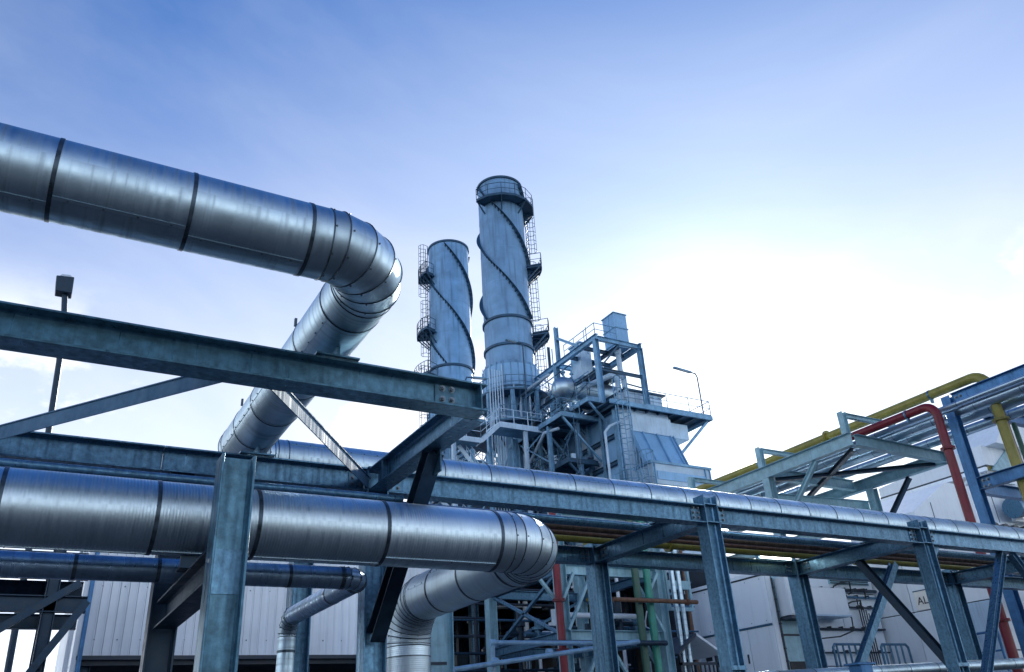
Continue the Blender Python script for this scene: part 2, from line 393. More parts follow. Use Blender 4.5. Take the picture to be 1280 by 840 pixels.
def elbow(parent, p, d0, d1, rad, R, gores, material, bead='seam', n=40, bead_r=0.006, screws=True):
    """mitred elbow with its corner at p, from direction d0 to d1; returns its two ends"""
    p = V(p); d0 = V(d0).normalized(); d1 = V(d1).normalized()
    ang = d0.angle(d1); t = rad*tan(ang/2)
    s = p-d0*t; e = p+d1*t
    c = s + (d1-d0*d1.dot(d0)).normalized()*rad
    ax = d0.cross(d1).normalized()
    pts = [s]
    for k in range(gores):
        a0 = ang*(k)/gores; a1 = ang*(k+1)/gores; am = (a0+a1)/2
        q = Quaternion(ax, am) @ (s-c); pts.append(c+q/cos((a1-a0)/2))
    pts.append(e)
    # rings at the vertices of the polyline
    whole = MB(); whole.poly(pts, R, n, caps=False)
    m = len(pts)
    for k in range(m-1):
        g = MB(); g.v = [v.copy() for v in whole.v[k*n:(k+2)*n]]
        for j in range(n): g.f.append([j, (j+1) % n, n+(j+1) % n, n+j]); g.uv[j] = [(a, b+k*0.37) for a, b in whole.uv[k*n+j]]
        go = g.build('elbow_gore', material, parent)
        ring = whole.v[k*n:(k+1)*n]
        b = MB(); b.poly(ring, bead_r, 5, closed=True); b.build('seam', bead, go)
        if screws:
            cen = sum((V(v) for v in g.v), V((0,0,0)))/len(g.v)
            for j in range(0, n, max(1, n//8)):
                pv = g.v[j].lerp(g.v[n+j], .12); er = (pv-(sum((V(v) for v in ring), V((0,0,0)))/n)).normalized()
                inst(SCREW, 'screw', go, Matrix.Translation(pv) @ V((0,0,1)).rotation_difference(er).to_matrix().to_4x4())
    b = MB(); b.poly(whole.v[(m-1)*n:m*n], bead_r, 5, closed=True); b.build('seam', bead, go)
    return s, e

# ================================================================== GROUND
g = MB(); g.add([(-3000,-3000,0),(3000,-3000,0),(3000,3000,0),(-3000,3000,0)], [(0,1,2,3)])
go = g.build('ground', 'ground', None); go['kind'] = 'structure'
g = MB(); g.add([(-12,11.6,.004),(60,11.6,.004),(60,39,.004),(-12,39,.004)], [(0,1,2,3)]); go = g.build('concrete_bounce_apron', 'concrete', None); go['kind'] = 'structure'  # unseen pale concrete, added to bounce light up onto the white walls
# ================================================================== FRONT PIPE RACK
ZB, ZT = 4.08, 4.325; ZM = (ZB+ZT)/2; HB = ZT-ZB
rack = thing('steel_pipe_rack', 'galvanised steel pipe rack on H columns carrying the long silver pipe', 'pipe rack', (7.7, 9.3, 0))
FX = [3.02, 7.74, 12.27, 16.9, 21.5]
def column(parent, x, y, z1, h, b, material, along='x', z0=0.0, splice=None, tf=0.016, stiff=None, bevel=0.003):
    up = (1,0,0) if along == 'x' else (0,1,0)
    m = MB(); m.isec((x,y,z0), (x,y,z1), h, b, tf, 0.011, up); c = m.build('column', material, parent, bevel=bevel)
    k = MB(); k.box((x-h*.9,y-b*.9,z0), (x+h*.9,y+b*.9,z0+0.03)); k.build('base_plate', material, c)
    if splice:
        k = MB(); k.box((x-h/2-.008,y-b/2-.008,splice), (x+h/2+.008,y+b/2+.008,splice+.05)); k.build('splice_plate', material, c)
    for z in stiff or []:
        k = MB(); k.box((x-h/2+tf,y-b/2+.004,z-.006), (x+h/2-tf,y+b/2-.004,z+.006)); k.build('stiffener', material, c)
    return c
for i, x in enumerate(FX[:4]):
    column(rack, x, 8.0, 4.30 if i == 0 else 4.46, 0.24, 0.20, 'galv', splice=2.27 if i else None, stiff=[4.10, 4.34])
for x in FX[:4]:
    column(rack, x, 10.62, 4.40, 0.26, 0.26, 'galv', stiff=[4.10, 4.34])
def grid(x0, dx, z0, dz, nx, nz): return [(x0+i*dx, z0+j*dz) for i in range(nx) for j in range(nz)]
def rack_beam(x0, x1, y, material='galv', bolt_l=True, bolt_r=True, b=0.2):
    m = MB(); m.isec((x0,y,ZM), (x1,y,ZM), HB, b); o = m.build('beam', material, rack, bevel=0.002)
    yf = y-0.0055
    for on, xx in ((bolt_l, x0+0.05), (bolt_r, x1-0.14)):
        if on:
            p = MB(); p.box((xx-.035, yf-.012, ZB+.045), (xx+.125, yf+.001, ZT-.045)); pl = p.build('cleat_plate', material, o)
            bolts(pl, [(a, yf-.012, z) for a, z in grid(xx+.005, .08, ZB+.08, .065, 2, 3)], (0,-1,0), 0.75)
    return o
ends = [-7.0]+FX
# front line: the long run of beams under the silver pipe
rack_beam(-7.0, 0.88, 8.0, bolt_l=False, bolt_r=False); rack_beam(0.884, FX[0]-.124, 8.0, bolt_l=False)
for a, c in zip(FX, FX[1:]): rack_beam(a+.124, c-.124, 8.0)
for a, c in zip(FX, FX[1:]): rack_beam(a+.134, c-.134, 10.62, 'steel_dark' if a < 3 else 'galv')
# cross beams, front to back
for i, x in enumerate(FX[:4]):
    m = MB(); m.isec((x, 8.108, ZM), (x, 10.485, ZM), HB, 0.2); o = m.build('cross_beam', 'galv', rack, bevel=0.002)
    bolts(o, [(x-.0055, 10.33+.07*a, ZB+.09+.1*k) for a in (0, 1) for k in (0, 1)], (-1,0,0), 0.8)
# bay nearest the camera: outrigger beam, cantilever, plan bracing, knee brace
m = MB(); m.isec((-7.0, 5.57, ZM), (3.04, 5.57, ZM), HB, 0.22, 0.018, 0.011); ob1 = m.build('outrigger_beam', 'galv_green', rack, bevel=0.003)
yf = 5.57-.0062
p = MB(); p.box((2.60, yf-.012, ZB+.035), (2.905, yf+.001, ZT-.035)); pl = p.build('end_cleat', 'galv_green', ob1)
bolts(pl, [(a, yf-.012, z) for a, z in grid(2.665, .085, ZB+.085, .095, 2, 2)], (0,-1,0), 0.95)
m = MB(); m.isec((3.02, 5.683, ZM), (3.02, 7.89, ZM), HB, 0.2); cb = m.build('cantilever_beam', 'galv', rack, bevel=0.003)
k = MB(); k.box((2.98, 5.465, ZB+.019), (2.992, 5.563, ZT-.019)); k.build('stiffener', 'galv_green', ob1)
for yy in (7.55, 5.75):
    k = MB(); k.box((2.925, yy, ZB+.017), (3.014, yy+.012, ZT-.017)); k.build('stiffener', 'galv', cb)
for a, c in (((-0.72, 7.94), (1.04, 5.62)), ((1.24, 5.62), (2.93, 7.94))):
    m = MB(); m.bar((a[0], a[1], ZB+.088), (c[0], c[1], ZB+.088), 0.010, 0.13); m.bar((a[0], a[1]+.05, ZB+.148), (c[0], c[1]+.05, ZB+.148), 0.09, 0.010); m.build('plan_brace', 'brace_paint', rack)
m = MB(); m.isec((3.02, 6.50, ZB-.01), (3.02, 7.90, 2.62), 0.16, 0.15, 0.012, 0.009, up=(0,1,1)); kb = m.build('knee_brace', 'steel_dark', rack, bevel=0.002)
k = MB(); k.box((3.05, 6.42, ZB-.22), (3.062, 6.78, ZB-.002)); k.build('gusset_plate', 'galv', kb)
bolts(kb, [(3.014-.004, 6.60+.04*i, 3.93-.05*i) for i in (0, 2)], (-1,0,0), 0.8)
for x in FX[1:4]:
    k = MB(); k.add([(x+.122, 7.994, ZB-.004), (x+.42, 7.994, ZB-.004), (x+.122, 7.994, ZB-.30), (x+.122, 8.006, ZB-.004), (x+.42, 8.006, ZB-.004), (x+.122, 8.006, ZB-.30)], [(0,2,1),(3,4,5),(0,1,4,3),(1,2,5,4),(2,0,3,5)]); 
    if x > 12: k.build('gusset_plate', 'galv', rack, smooth=False)
# pipe support bent under the two lower pipes
f1 = column(rack, 1.075, 5.5, 3.46, 0.222, 0.20, 'galv_green', stiff=None)
k = MB(); k.box((0.981, 5.486, 2.56), (1.169, 5.4945, 2.84)); k.build('patch_plate', 'galv', f1)
column(rack, 1.07, 8.0, 4.075, 0.24, 0.20, 'steel_dark')
m = MB(); m.isec((1.08, 5.61, 2.785), (1.08, 7.89, 2.785), 0.23, 0.18); m.build('support_beam', 'steel_dark', rack, bevel=0.002)
# vertical bracing on the right
def flat_brace(p0, p1, material, w=0.10, name='brace', up=(0,1,0)):
    m = MB(); m.angle(p0, p1, w, w, 0.010, up); 
    m.angle(V(p0)+V((0,-.014,0)), V(p1)+V((0,-.014,0)), -w, w, 0.010, up)
    return m.build(name, material, rack)
def ibrace(p0, p1, material, h=0.12, b=0.12, up=(0,1,0), name='brace'):
    m = MB(); m.isec(p0, p1, h, b, 0.010, 0.008, up); return m.build(name, material, rack, bevel=0.002)
ibrace((12.42, 8.0, 1.5), (14.40, 8.0, ZB-.004), 'galv', up=(1,0,0))
ibrace((14.66, 8.0, ZB-.004), (16.75, 8.0, 1.5), 'galv', up=(1,0,0))
ibrace((12.27, 9.25, ZB-.004), (12.27, 8.02, 2.2), 'steel_dark', up=(1,0,0), name='knee_brace')
ibrace((11.60, 9.2, 2.42), (13.12, 9.2, 4.06), 'galv', up=(0,1,0))
m = MB(); m.box((11.48, 9.08, 0), (11.74, 9.32, 2.42)); 
m.box((11.40, 9.06, 2.42), (11.82, 9.34, 2.45)); m.build('stub_post', 'steel_blue', rack, bevel=0.004)

# ================================================================== CLAD PIPES ON THE RACK
R = 0.243; zc = 4.655
up_pipe = thing('insulated_pipe', 'large silver clad pipe crossing above the steel beams and elbowing onto the rack', 'pipe', (1.72, 6.6, 0))
s0, e0 = elbow(up_pipe, (1.735, 4.48, zc), (1,0,0), (0,1,0), 0.44, R, 5, 'clad', screws=True)
pipe_straight(up_pipe, (-7.0, 4.48, zc), s0, R, [7.0+1.16-.725*k for k in range(11, -1, -1)], 'clad', 'seam', bandw=0.024, lap=-.9)
s1, e1 = elbow(up_pipe, (1.735, 8.96, zc), (0,1,0), (1,0,0), 0.42, R, 4, 'clad')
pipe_straight(up_pipe, e0, s1, R, [0.25, 0.95, 1.65, 2.35, 3.05], 'clad', 'seam', bandw=0.012, lap=3.6)
pipe_straight(up_pipe, e1, (23.5, 8.96, zc), R, [0.12+.645*k for k in range(34)], 'clad', 'seam', bandw=0.009, lap=.75)
def shoe(parent, x, y, z0, z1, R, along, L=0.34, material='galv'):
    m = MB(); a, b = (L/2, .09) if along == 'x' else (.09, L/2)
    if along == 'y': a, b = .17, L/2
    m.box((x-a, y-b, z0), (x+a, y+b, z0+.014))
    if along == 'y': m.box((x-.012, y-b+.01, z0+.014), (x+.012, y+b-.01, z1+.03))
    else: m.box((x-a+.01, y-.012, z0+.014), (x+a-.01, y+.012, z1+.03))
    return m.build('pipe_shoe', material, parent)
shoe(up_pipe, 1.735, 5.57, ZT, zc-R, R, 'y', 0.30, 'galv_green'); shoe(up_pipe, 1.735, 8.0, ZT, zc-R, R, 'y', 0.3)
for x in FX[1:4]: shoe(up_pipe, x, 8.96, ZT, zc-R, R, 'x', 0.3)
for y in (5.9, 7.1, 7.75):       # little lifting lugs on the cladding
    m = MB(); m.box((1.505, y, zc+.12), (1.525, y+.025, zc+.19)); m.build('lug', 'seam', up_pipe)
RB = 0.27; zb = 3.275
big = thing('insulated_pipe', 'thick ribbed silver pipe running low in front and turning back and down', 'pipe', (4.1, 9.85, 0))
s0, e0 = elbow(big, (4.20, 6.5, zb), (1,0,0), (0,1,0), 0.50, RB, 6, 'clad_rib')
pipe_straight(big, (-7.0, 6.5, zb), s0, RB, [7+x for x in (-6.2,-5.2,-4.2,-3.2,-2.25,-1.27,-0.28,0.71,1.44,2.49,3.56)], 'clad_rib', 'seam', n=48, bandw=0.03, lap=-1.2)
s1, e1 = elbow(big, (4.20, 9.85, zb), (0,1,0), (0,0,-1), 0.52, RB, 9, 'clad_rib')
pipe_straight(big, e0, s1, RB, [0.15, 0.95, 1.75], 'clad_rib', 'seam', n=48, lap=2.6)
pipe_straight(big, e1, (4.20, 9.85, 0.02), RB, [0.12, 0.40, 0.70, 1.0, 1.5, 2.0], 'clad_rib', 'seam', n=48, bandw=0.012)
for x, y in ((1.08, 6.5),): shoe(big, x, y, 2.90, zb-RB, RB, 'x', 0.3, 'steel_dark')
small = thing('insulated_pipe', 'thin blue grey pipe below the thick ribbed pipe, bending down at its end', 'pipe', (2.55, 9.35, 0))
RS = 0.095; zs = 3.0
s0, e0 = elbow(small, (2.55, 7.05, zs), (1,0,0), (0,1,0), 0.17, RS, 4, 'clad_small', n=28, bead_r=.004)
pipe_straight(small, (-7.0, 7.05, zs), s0, RS, [7+x for x in (-5,-4,-3,-2,-1,0.27,0.86,1.9,2.36)], 'clad_small', 'seam', n=28)
s1, e1 = elbow(small, (2.55, 9.35, zs), (0,1,0), (0,0,-1), 0.20, RS, 4, 'clad', n=28, bead_r=.004)
pipe_straight(small, e0, s1, RS, [0.6], 'clad_small', 'seam', n=28)
pipe_straight(small, e1, (2.55, 9.35, 0.02), RS, [0.15, 0.9, 1.6], 'clad', 'seam', n=28)
def plain_pipe(label, pts, r, material, name='pipe', n=16, flanges=(), cat='pipe', group=None):
    t = thing(name, label, cat, tuple(pts[0][:2])+(0,), group)
    m = MB(); m.poly(pts, r, n); m.build('pipe_run', material, t)
    for p, d in flanges:
        f = MB(); d = V(d).normalized(); f.tube(V(p)-d*.03, V(p)-d*.004, r*1.6, n); f.tube(V(p)+d*.004, V(p)+d*.03, r*1.6, n); f.build('flange', material, t)
    return t
def arc(p, d0, d1, rad, k=6):
    p = V(p); d0 = V(d0).normalized(); d1 = V(d1).normalized(); s = p-d0*rad; c = s+d1*rad; ax = d0.cross(d1)
    return [c+Quaternion(ax, pi/2*i/k) @ (s-c) for i in range(k+1)]
plain_pipe('thin grey conduit just above the thick ribbed pipe, under the steel beam', [(-7, 7.0, 3.74), (2.92, 7.0, 3.74)], 0.034, 'galv', 'conduit')
plain_pipe('slim grey pipe lying on the rack just behind the long silver pipe', [(3.3, 9.40, ZT+.06), (24, 9.40, ZT+.06)], 0.06, 'galv')
plain_pipe('rusty brown pipe lying on the rack between the grey pipe and a thinner rusty one', [(3.3, 9.68, ZT+.05), (24, 9.68, ZT+.05)], 0.05, 'rust')
plain_pipe('thinnest rusty brown pipe on the rack next to the olive yellow pipe', [(3.3, 9.93, ZT+.04), (24, 9.93, ZT+.04)], 0.04, 'rust')
plain_pipe('olive yellow pipe lying on the rack above the rear beam', [(3.3, 10.30, ZT+.075), (24, 10.30, ZT+.075)], 0.075, 'yellow', flanges=[((9.0, 10.30, ZT+.075), (1,0,0)), ((13.6, 10.30, ZT+.075), (1,0,0))])
low_pipe = thing('insulated_pipe', 'silver clad pipe running low behind the blue columns at the bottom right', 'pipe', (13, 9.9, 0))
def zl(x): return 2.43+(x-10.85)*0.0229-.10
pipe_straight(low_pipe, (8.9, 9.9, zl(8.9)), (21, 9.9, zl(21)), 0.10, [0.8*k for k in range(1, 15)], 'clad', 'seam', n=24, bandw=0.01)
for x in (10.0, 14.6, 18.6):
    m = MB(); m.bar((x, 9.9, 0), (x, 9.9, zl(x)-.10), 0.1, 0.1); m.build('support_post', 'galv', low_pipe)
for x0, x1, lb in ((11.25, 12.02, 'long added glow strip on the rear beam beside the olive yellow pipe'), (12.46, 12.66, 'short added glow strip on the rear beam where the cross beam meets')):
    t = thing('added_glow_strip', lb, 'lamp', ((x0+x1)/2, 10.5, ZT))  # glowing strips added where bright patches show by the rear beam, no known lamp
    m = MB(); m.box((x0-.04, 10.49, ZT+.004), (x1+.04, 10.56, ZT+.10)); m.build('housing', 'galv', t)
    m = MB(); m.box((x0, 10.455, ZT+.012), (x1, 10.488, ZT+.09)); m.build('glow_block', 'added_glow', t, bevel=.008)
# ================================================================== RIGHT PIPE BRIDGE (runs towards the camera) AND ITS PIPES
def istick(parent, p0, p1, h, b, material, name='beam', up=(0,0,1), tf=0.014, bevel=0.0):
    m = MB(); m.isec(p0, p1, h, b, tf, 0.010, up); return m.build(name, material, parent, bevel=bevel)
br = thing('pipe_bridge', 'pale grey green steel pipe bridge with short posts, behind the long silver pipe', 'pipe rack', (21.6, 17, 0))
XL, XR = 19.58, 23.75
istick(br, (XL, 14.0, 8.83), (XL, 27.5, 8.83), 0.38, 0.22, 'steel_teal')
istick(br, (XR, 14.0, 8.73), (XR, 27.5, 8.73), 0.36, 0.22, 'steel_teal')
for y in (14.0, 20.2, 26.0):
    o = istick(br, (XL+.12, y, 8.80), (XR+.02, y, 8.74), 0.34, 0.20, 'steel_teal', 'cross_beam')
    k = MB(); k.box((XR+.021, y-.13, 8.53), (XR+.035, y+.13, 8.93)); k.build('end_plate', 'steel_teal', o)
istick(br, (XL+.12, 17.3, 8.80), (XR-.12, 17.3, 8.78), 0.34, 0.20, 'steel_teal', 'cross_beam')
for y in (14.0, 17.3, 20.6):
    istick(br, (XL-.02, y+.12, 9.03), (XL-.02, y+.12, 9.68), 0.18, 0.18, 'steel_teal', 'post', up=(1,0,0))
    istick(br, (XL+.08, y+.12, 9.60), (XL+2.4, y+.12, 9.60), 0.14, 0.12, 'steel_teal', 'bracket_arm')
for x, ys_ in ((XL, (17.3, 25.5)), (XR, (16.75, 25.0))):
    for y in ys_:
        istick(br, (x, y, 0), (x, y, 8.62 if x < 20 else 8.54), 0.26, 0.26, 'steel_teal', 'column', up=(1,0,0))
istick(br, (XR, 15.3, 8.5), (XR, 16.6, 7.2), 0.14, 0.12, 'steel_dark', 'knee_brace')
istick(br, (XL+.02, 15.4, 8.62), (XL+.02, 17.2, 6.9), 0.14, 0.12, 'steel_teal', 'knee_brace')
istick(br, (XL+.15, 17.3, 8.0), (XR-.05, 16.95, 8.0), 0.30, 0.20, 'steel_teal', 'tie_beam')
istick(br, (XR, 16.9, 7.6), (XR, 24.8, 7.6), 0.30, 0.20, 'steel_teal', 'tie_beam')
istick(br, (XL+.2, 14.2, 8.60), (XR-.2, 19.8, 8.60), 0.12, 0.14, 'steel_dark', 'plan_brace')
istick(br, (XR-.2, 14.2, 8.58), (XL+.2, 17.2, 8.58), 0.12, 0.14, 'steel_dark', 'plan_brace')
# near frame, darker blue
nf = thing('pipe_support', 'dark blue steel frame with tall column beside the red downpipe', 'steel frame', (22.5, 10, 0))
NX = 21.42
c = istick(nf, (NX, 12.0, 0), (NX, 12.0, 9.62), 0.24, 0.26, 'steel_blue', 'column', up=(1,0,0), bevel=.004)
o = istick(nf, (NX+.0, 11.86, 9.47), (NX, 3.0, 9.47), 0.36, 0.22, 'steel_blue', 'beam', bevel=.003)
bolts(o, [(NX-.006, 11.76-.13*a, 9.36+.16*k) for a in (0, 1) for k in (0, 1)], (-1,0,0), 1.5)
o = istick(nf, (NX, 11.86, 7.08), (NX, 3.0, 7.08), 0.33, 0.22, 'steel_blue', 'beam', bevel=.003)
bolts(o, [(NX-.006, 11.76-.13*a, 6.98+.16*k) for a in (0, 1) for k in (0, 1)], (-1,0,0), 1.5)
for z in (9.40, 7.02):
    istick(nf, (NX+.13, 12.0, z), (26.3, 12.0, z), 0.32, 0.2, 'steel_blue', 'cross_beam')
    istick(nf, (NX+.13, 7.6, z), (26.3, 7.6, z), 0.32, 0.2, 'steel_blue', 'cross_beam')
istick(nf, (26.45, 12.0, 0), (26.45, 12.0, 9.62), 0.24, 0.26, 'steel_blue', 'column', up=(1,0,0))
istick(nf, (26.45, 11.86, 9.47), (26.45, 3.0, 9.47), 0.36, 0.22, 'steel_blue', 'beam')
istick(nf, (26.45, 7.6, 0), (26.45, 7.6, 9.29), 0.24, 0.26, 'steel_blue', 'column', up=(1,0,0))
istick(nf, (NX+.1, 12.0, 4.6), (26.3, 12.0, 4.6), 0.3, 0.2, 'steel_blue', 'cross_beam')
# pipes of the bridge
plain_pipe('dark red pipe running over the bridge and dropping down beside the blue column',
           [(20.30, 27, 9.16)]+arc((20.30, 11.78, 9.16), (0,-1,0), (0,0,-1), 0.34)+[(20.30, 11.78, 0.1)], 0.115, 'red', n=20, flanges=[((20.30, 14.9, 9.16), (0,1,0)), ((20.30, 11.78, 7.9), (0,0,1)), ((20.30, 11.78, 3.6), (0,0,1))])
plain_pipe('yellow green pipe, highest on the bridge, bending down inside the blue frame',
           [(21.72, 28, 9.98)]+arc((21.72, 10.95, 9.98), (0,-1,0), (0,0,-1), 0.42)+[(21.72, 10.95, 0.1)], 0.135, 'yellow', n=20, flanges=[((21.72, 16.4, 9.98), (0,1,0)), ((21.72, 10.95, 8.6), (0,0,1))])
def clad_run(label, p0, p1, r, material='clad', step=1.0, grp=None):
    t = thing('insulated_pipe', label, 'pipe', (p0[0], p0[1], 0), grp)
    L = (V(p1)-V(p0)).length
    pipe_straight(t, p0, p1, r, [step*k for k in range(1, int(L/step)+1)], material, 'seam', n=20, bandw=0.012); return t
clad_run('thin silver pipe on the bridge right beside the red pipe', (20.72, 27, 9.09), (20.72, 4, 9.09), 0.07, 'clad_far', 2.6)
clad_run('thin silver pipe on the bridge next to the fat blue grey pipe', (20.98, 27, 9.07), (20.98, 4, 9.07), 0.05, 'clad_far', 2.6)
clad_run('fat blue grey clad pipe in the middle of the bridge', (21.62, 27, 9.19), (21.62, 4, 9.19), 0.17, 'clad_far', 1.3)
clad_run('fat blue grey clad pipe near the right edge of the bridge', (22.35, 27, 9.21), (22.35, 4, 9.21), 0.19, 'clad_far', 1.3)
clad_run('bright silver pipe at the right edge of the bridge', (23.25, 27, 9.14), (23.25, 4, 9.14), 0.14, 'clad_far', 1.3)
plain_pipe('dark green vertical pipe inside the blue frame', [(23.6, 11.6, 9.0), (23.6, 11.6, 0.1)], 0.07, 'green_dark')
plain_pipe('grey vertical pipe inside the blue frame, beside the dark green one', [(24.3, 11.5, 9.2), (24.3, 11.5, 0.1)], 0.09, 'galv')
plain_pipe('brown vertical pipe behind the yellow green downpipe', [(22.35, 11.2, 9.0), (22.35, 11.2, 0.1)], 0.10, 'rust')
for y in (12.6, 15.6, 19.4): 
    for x, z, r, nm in ((20.30, 9.16, .115, 'red'), (21.72, 9.98, .135, 'yellow')):
        t = thing('pipe_clamp', 'steel band clamp round the %s bridge pipe, %s' % (nm if nm == 'red' else 'yellow green', {12.6: 'nearest its bend', 15.6: 'over the middle of the bridge', 19.4: 'farthest back'}[y]), 'pipe clamp', (x, y, z))
        m = MB(); m.tube((x, y, z), (x, y+.05, z), r+.012, 20); m.build('band', 'galv', t)
        m = MB(); m.box((x-.05, y, z-r-.11), (x+.05, y+.05, z-r-.005)); m.build('foot', 'galv', t)
# strips slung under the bridge, their glow added for a bright patch there
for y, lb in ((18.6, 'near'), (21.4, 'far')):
    t = thing('added_glow_bar', 'slim added glow strip slung under the bridge, %s end' % lb, 'lamp', (21.0, y, 8.1))
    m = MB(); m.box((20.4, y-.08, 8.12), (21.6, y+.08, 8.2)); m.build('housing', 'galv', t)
    m = MB(); m.box((20.45, y-.06, 8.08), (21.55, y+.06, 8.118)); m.build('glow_block', 'added_glow', t)
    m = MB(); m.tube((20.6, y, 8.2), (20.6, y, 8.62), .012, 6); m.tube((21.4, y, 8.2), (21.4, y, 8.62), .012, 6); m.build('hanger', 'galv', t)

# ================================================================== STACKS
def stack(x, y, label, side, plats, H, phase):
    rs = 1.93
    t = thing('exhaust_stack', label, 'chimney', (x, y, 0), 'exhaust stacks with spiral strakes')
    m = MB(); m.lathe((x, y, 0), [(rs, 27.2), (rs, H), (rs-.1, H), (rs-.1, 40)], 56); m.build('shell', 'stack', t)
    for z, w in ((H-.06, .10), (32.0, .13), (29.55, .13)):
        m = MB(); m.lathe((x, y, 0), [(rs-.01, z-.10), (rs+w, z-.10), (rs+w, z+.10), (rs-.01, z+.10)], 56); m.build('ring', 'plant_dark', t)
    for z in (35.4, 38.6, 42.0):
        m = MB(); m.lathe((x, y, 0), [(rs, z-.02), (rs+.012, z-.02), (rs+.012, z+.02), (rs, z+.02)], 56); m.build('weld_seam', 'stack', t)
    # three helical strakes with stiffening ribs
    z0, z1 = 32.15, H-.3; turns = (z1-z0)/19.0
    for k in range(3):
        m = MB(); n = 74; vs = []
        for i in range(n+1):
            a = phase+2*pi*k/3-2*pi*turns*i/n; z = z0+(z1-z0)*i/n; c, s = cos(a), sin(a)
            for q, dz in ((rs-.01, -.02), (rs+.30, -.02), (rs+.30, .02), (rs-.01, .02)): vs.append((x+q*c, y+q*s, z+dz))
        fs = []
        for i in range(n):
            for j in range(4): fs.append((4*i+j, 4*i+(j+1) % 4, 4*i+4+(j+1) % 4, 4*i+4+j))
        m.add(vs, fs)
        for i in range(1, n, 2):
            a = phase+2*pi*k/3-2*pi*turns*i/n; z = z0+(z1-z0)*i/n; c, s = cos(a), sin(a); tx, ty = -s, c
            p = lambda q, dz, w: (x+q*c+tx*w, y+q*s+ty*w, z+dz)
            m.hexa([p(rs,-.02,-.03),p(rs+.28,-.02,-.03),p(rs+.28,-.02,.03),p(rs,-.02,.03),p(rs,-.30,-.03),p(rs+.05,-.30,-.03),p(rs+.05,-.30,.03),p(rs,-.30,.03)])
        m.build('strake', 'plant_dark', t)
    # lower collar, cone and base
    m = MB(); m.lathe((x, y, 0), [(rs-.1, 28.2), (rs+.22, 28.0), (rs+.22, 25.9), (rs-.25, 25.3), (rs-.25, 22.5), (rs-.6, 21.5), (rs-.6, 0)], 48); m.build('base_shell', 'stack', t)
    m = MB(); m.lathe((x, y, 0), [(rs+.22, 27.75), (rs+.30, 27.75), (rs+.30, 25.95), (rs+.22, 25.95)], 48); m.build('collar', 'casing_blue', t)
    for k in range(24):
        a = 2*pi*k/24; m = MB(); m.bar((x+(rs+.31)*cos(a), y+(rs+.31)*sin(a), 25.9), (x+(rs+.31)*cos(a), y+(rs+.31)*sin(a), 28.0), .08, .05, up=(cos(a), sin(a), 0)); m.build('collar_rib', 'plant', t)
    for z, d0, d1 in ((25.3, .25, 1.15), (22.6, .3, 1.9)):
        m = MB(); m.lathe((x, y, 0), [(rs-d0, z), (rs+d1, z), (rs+d1, z-.14), (rs-d0, z-.14), (rs-d0, z)], 28); rd = m.build('ring_deck', 'plant_dark', t)
        railing('railing', rd, [(x+(rs+d1-.05)*cos(2*pi*i/14), y+(rs+d1-.05)*sin(2*pi*i/14), z) for i in range(14)], 1.1, 'plant', 1.6, .03, closed=True)
        for i in range(10):
            a = 2*pi*i/10; m = MB(); m.bar((x+(rs+d1-.1)*cos(a), y+(rs+d1-.1)*sin(a), z-.15), (x+(rs-.3)*cos(a), y+(rs-.3)*sin(a), z-1.4), .1, .1); m.build('deck_bracket', 'plant_dark', rd)
    for i in range(9):
        a = radians(200+11*i); m = MB(); q = rs+.12+.1*(i % 3); m.tube((x+q*cos(a), y+q*sin(a), 14), (x+q*cos(a), y+q*sin(a), 25.2 if i % 2 else 27.6), .05+.03*(i % 2), 8); m.build('downcomer', 'casing' if i % 3 else 'plant', t)
    for a in (205, 240, 275, 310):
        a = radians(a); m = MB(); m.bar((x+(rs+1.2)*cos(a), y+(rs+1.2)*sin(a), 0), (x+(rs+1.2)*cos(a), y+(rs+1.2)*sin(a), 25.1), .24, .24); m.build('leg', 'plant', t)
    # platforms: arc segments (centre angle, half width, z, radial depth)
    for ca, hw, z, dep in plats:
        m = MB(); a0, a1 = ca-hw, ca+hw; n = 8
        m.lathe((x, y, 0), [(rs+.03, z), (rs+dep, z), (rs+dep, z-.09), (rs+.03, z-.09), (rs+.03, z)], n, a0, a1)
        m.lathe((x, y, 0), [(rs+dep, z+.10), (rs+dep+.02, z+.10), (rs+dep+.02, z-.12), (rs+dep, z-.12)], n, a0, a1)
        pl = m.build('platform', 'plant_dark', t)
        rp = [(x+(rs+dep)*cos(a0+(a1-a0)*i/n), y+(rs+dep)*sin(a0+(a1-a0)*i/n), z) for i in range(n+1)]
        railing('railing', pl, [(x+(rs+.1)*cos(a0), y+(rs+.1)*sin(a0), z)]+rp+[(x+(rs+.1)*cos(a1), y+(rs+.1)*sin(a1), z)], 1.15, 'plant_dark', 1.0, 0.028)
        for i in range(0, n+1, 2):
            b = MB(); a = a0+(a1-a0)*i/n; b.bar((x+(rs+dep-.1)*cos(a), y+(rs+dep-.1)*sin(a), z-.12), (x+rs*cos(a), y+rs*sin(a), z-dep*.95-.1), .09, .09)
            b.bar((x+rs*cos(a), y+rs*sin(a), z-.14), (x+(rs+dep)*cos(a), y+(rs+dep)*sin(a), z-.14), .1, .12)
            b.build('bracket', 'plant_dark', pl)
    # ladder on one side, in flights
    f = V((cos(side), sin(side), 0)); 
    for z0, z1, off in ((22.5, 31.2, 0), (31.0, 37.6, .5), (37.4, 44.0, 0)):
        sd = V((-f.y, f.x, 0))*off
        p = V((x, y, 0))+f*(rs+.35)+sd
        ladder(t, p+V((0,0,z0)), p+V((0,0,z1)), f, 0.55, 2.2, 'plant_dark', 0.35, 0.03, 0.42)
    return t
SR = radians(-14); SL = radians(176)
stack(30.0, 50.0, 'taller looking blue grey chimney, nearer of the two, with spiral strakes and top platform', SR,
      [(radians(-70), radians(95), 43.25, 0.95), (SR, radians(27), 37.4, 1.25), (SR, radians(30), 31.0, 1.4)], 45.75, radians(307))
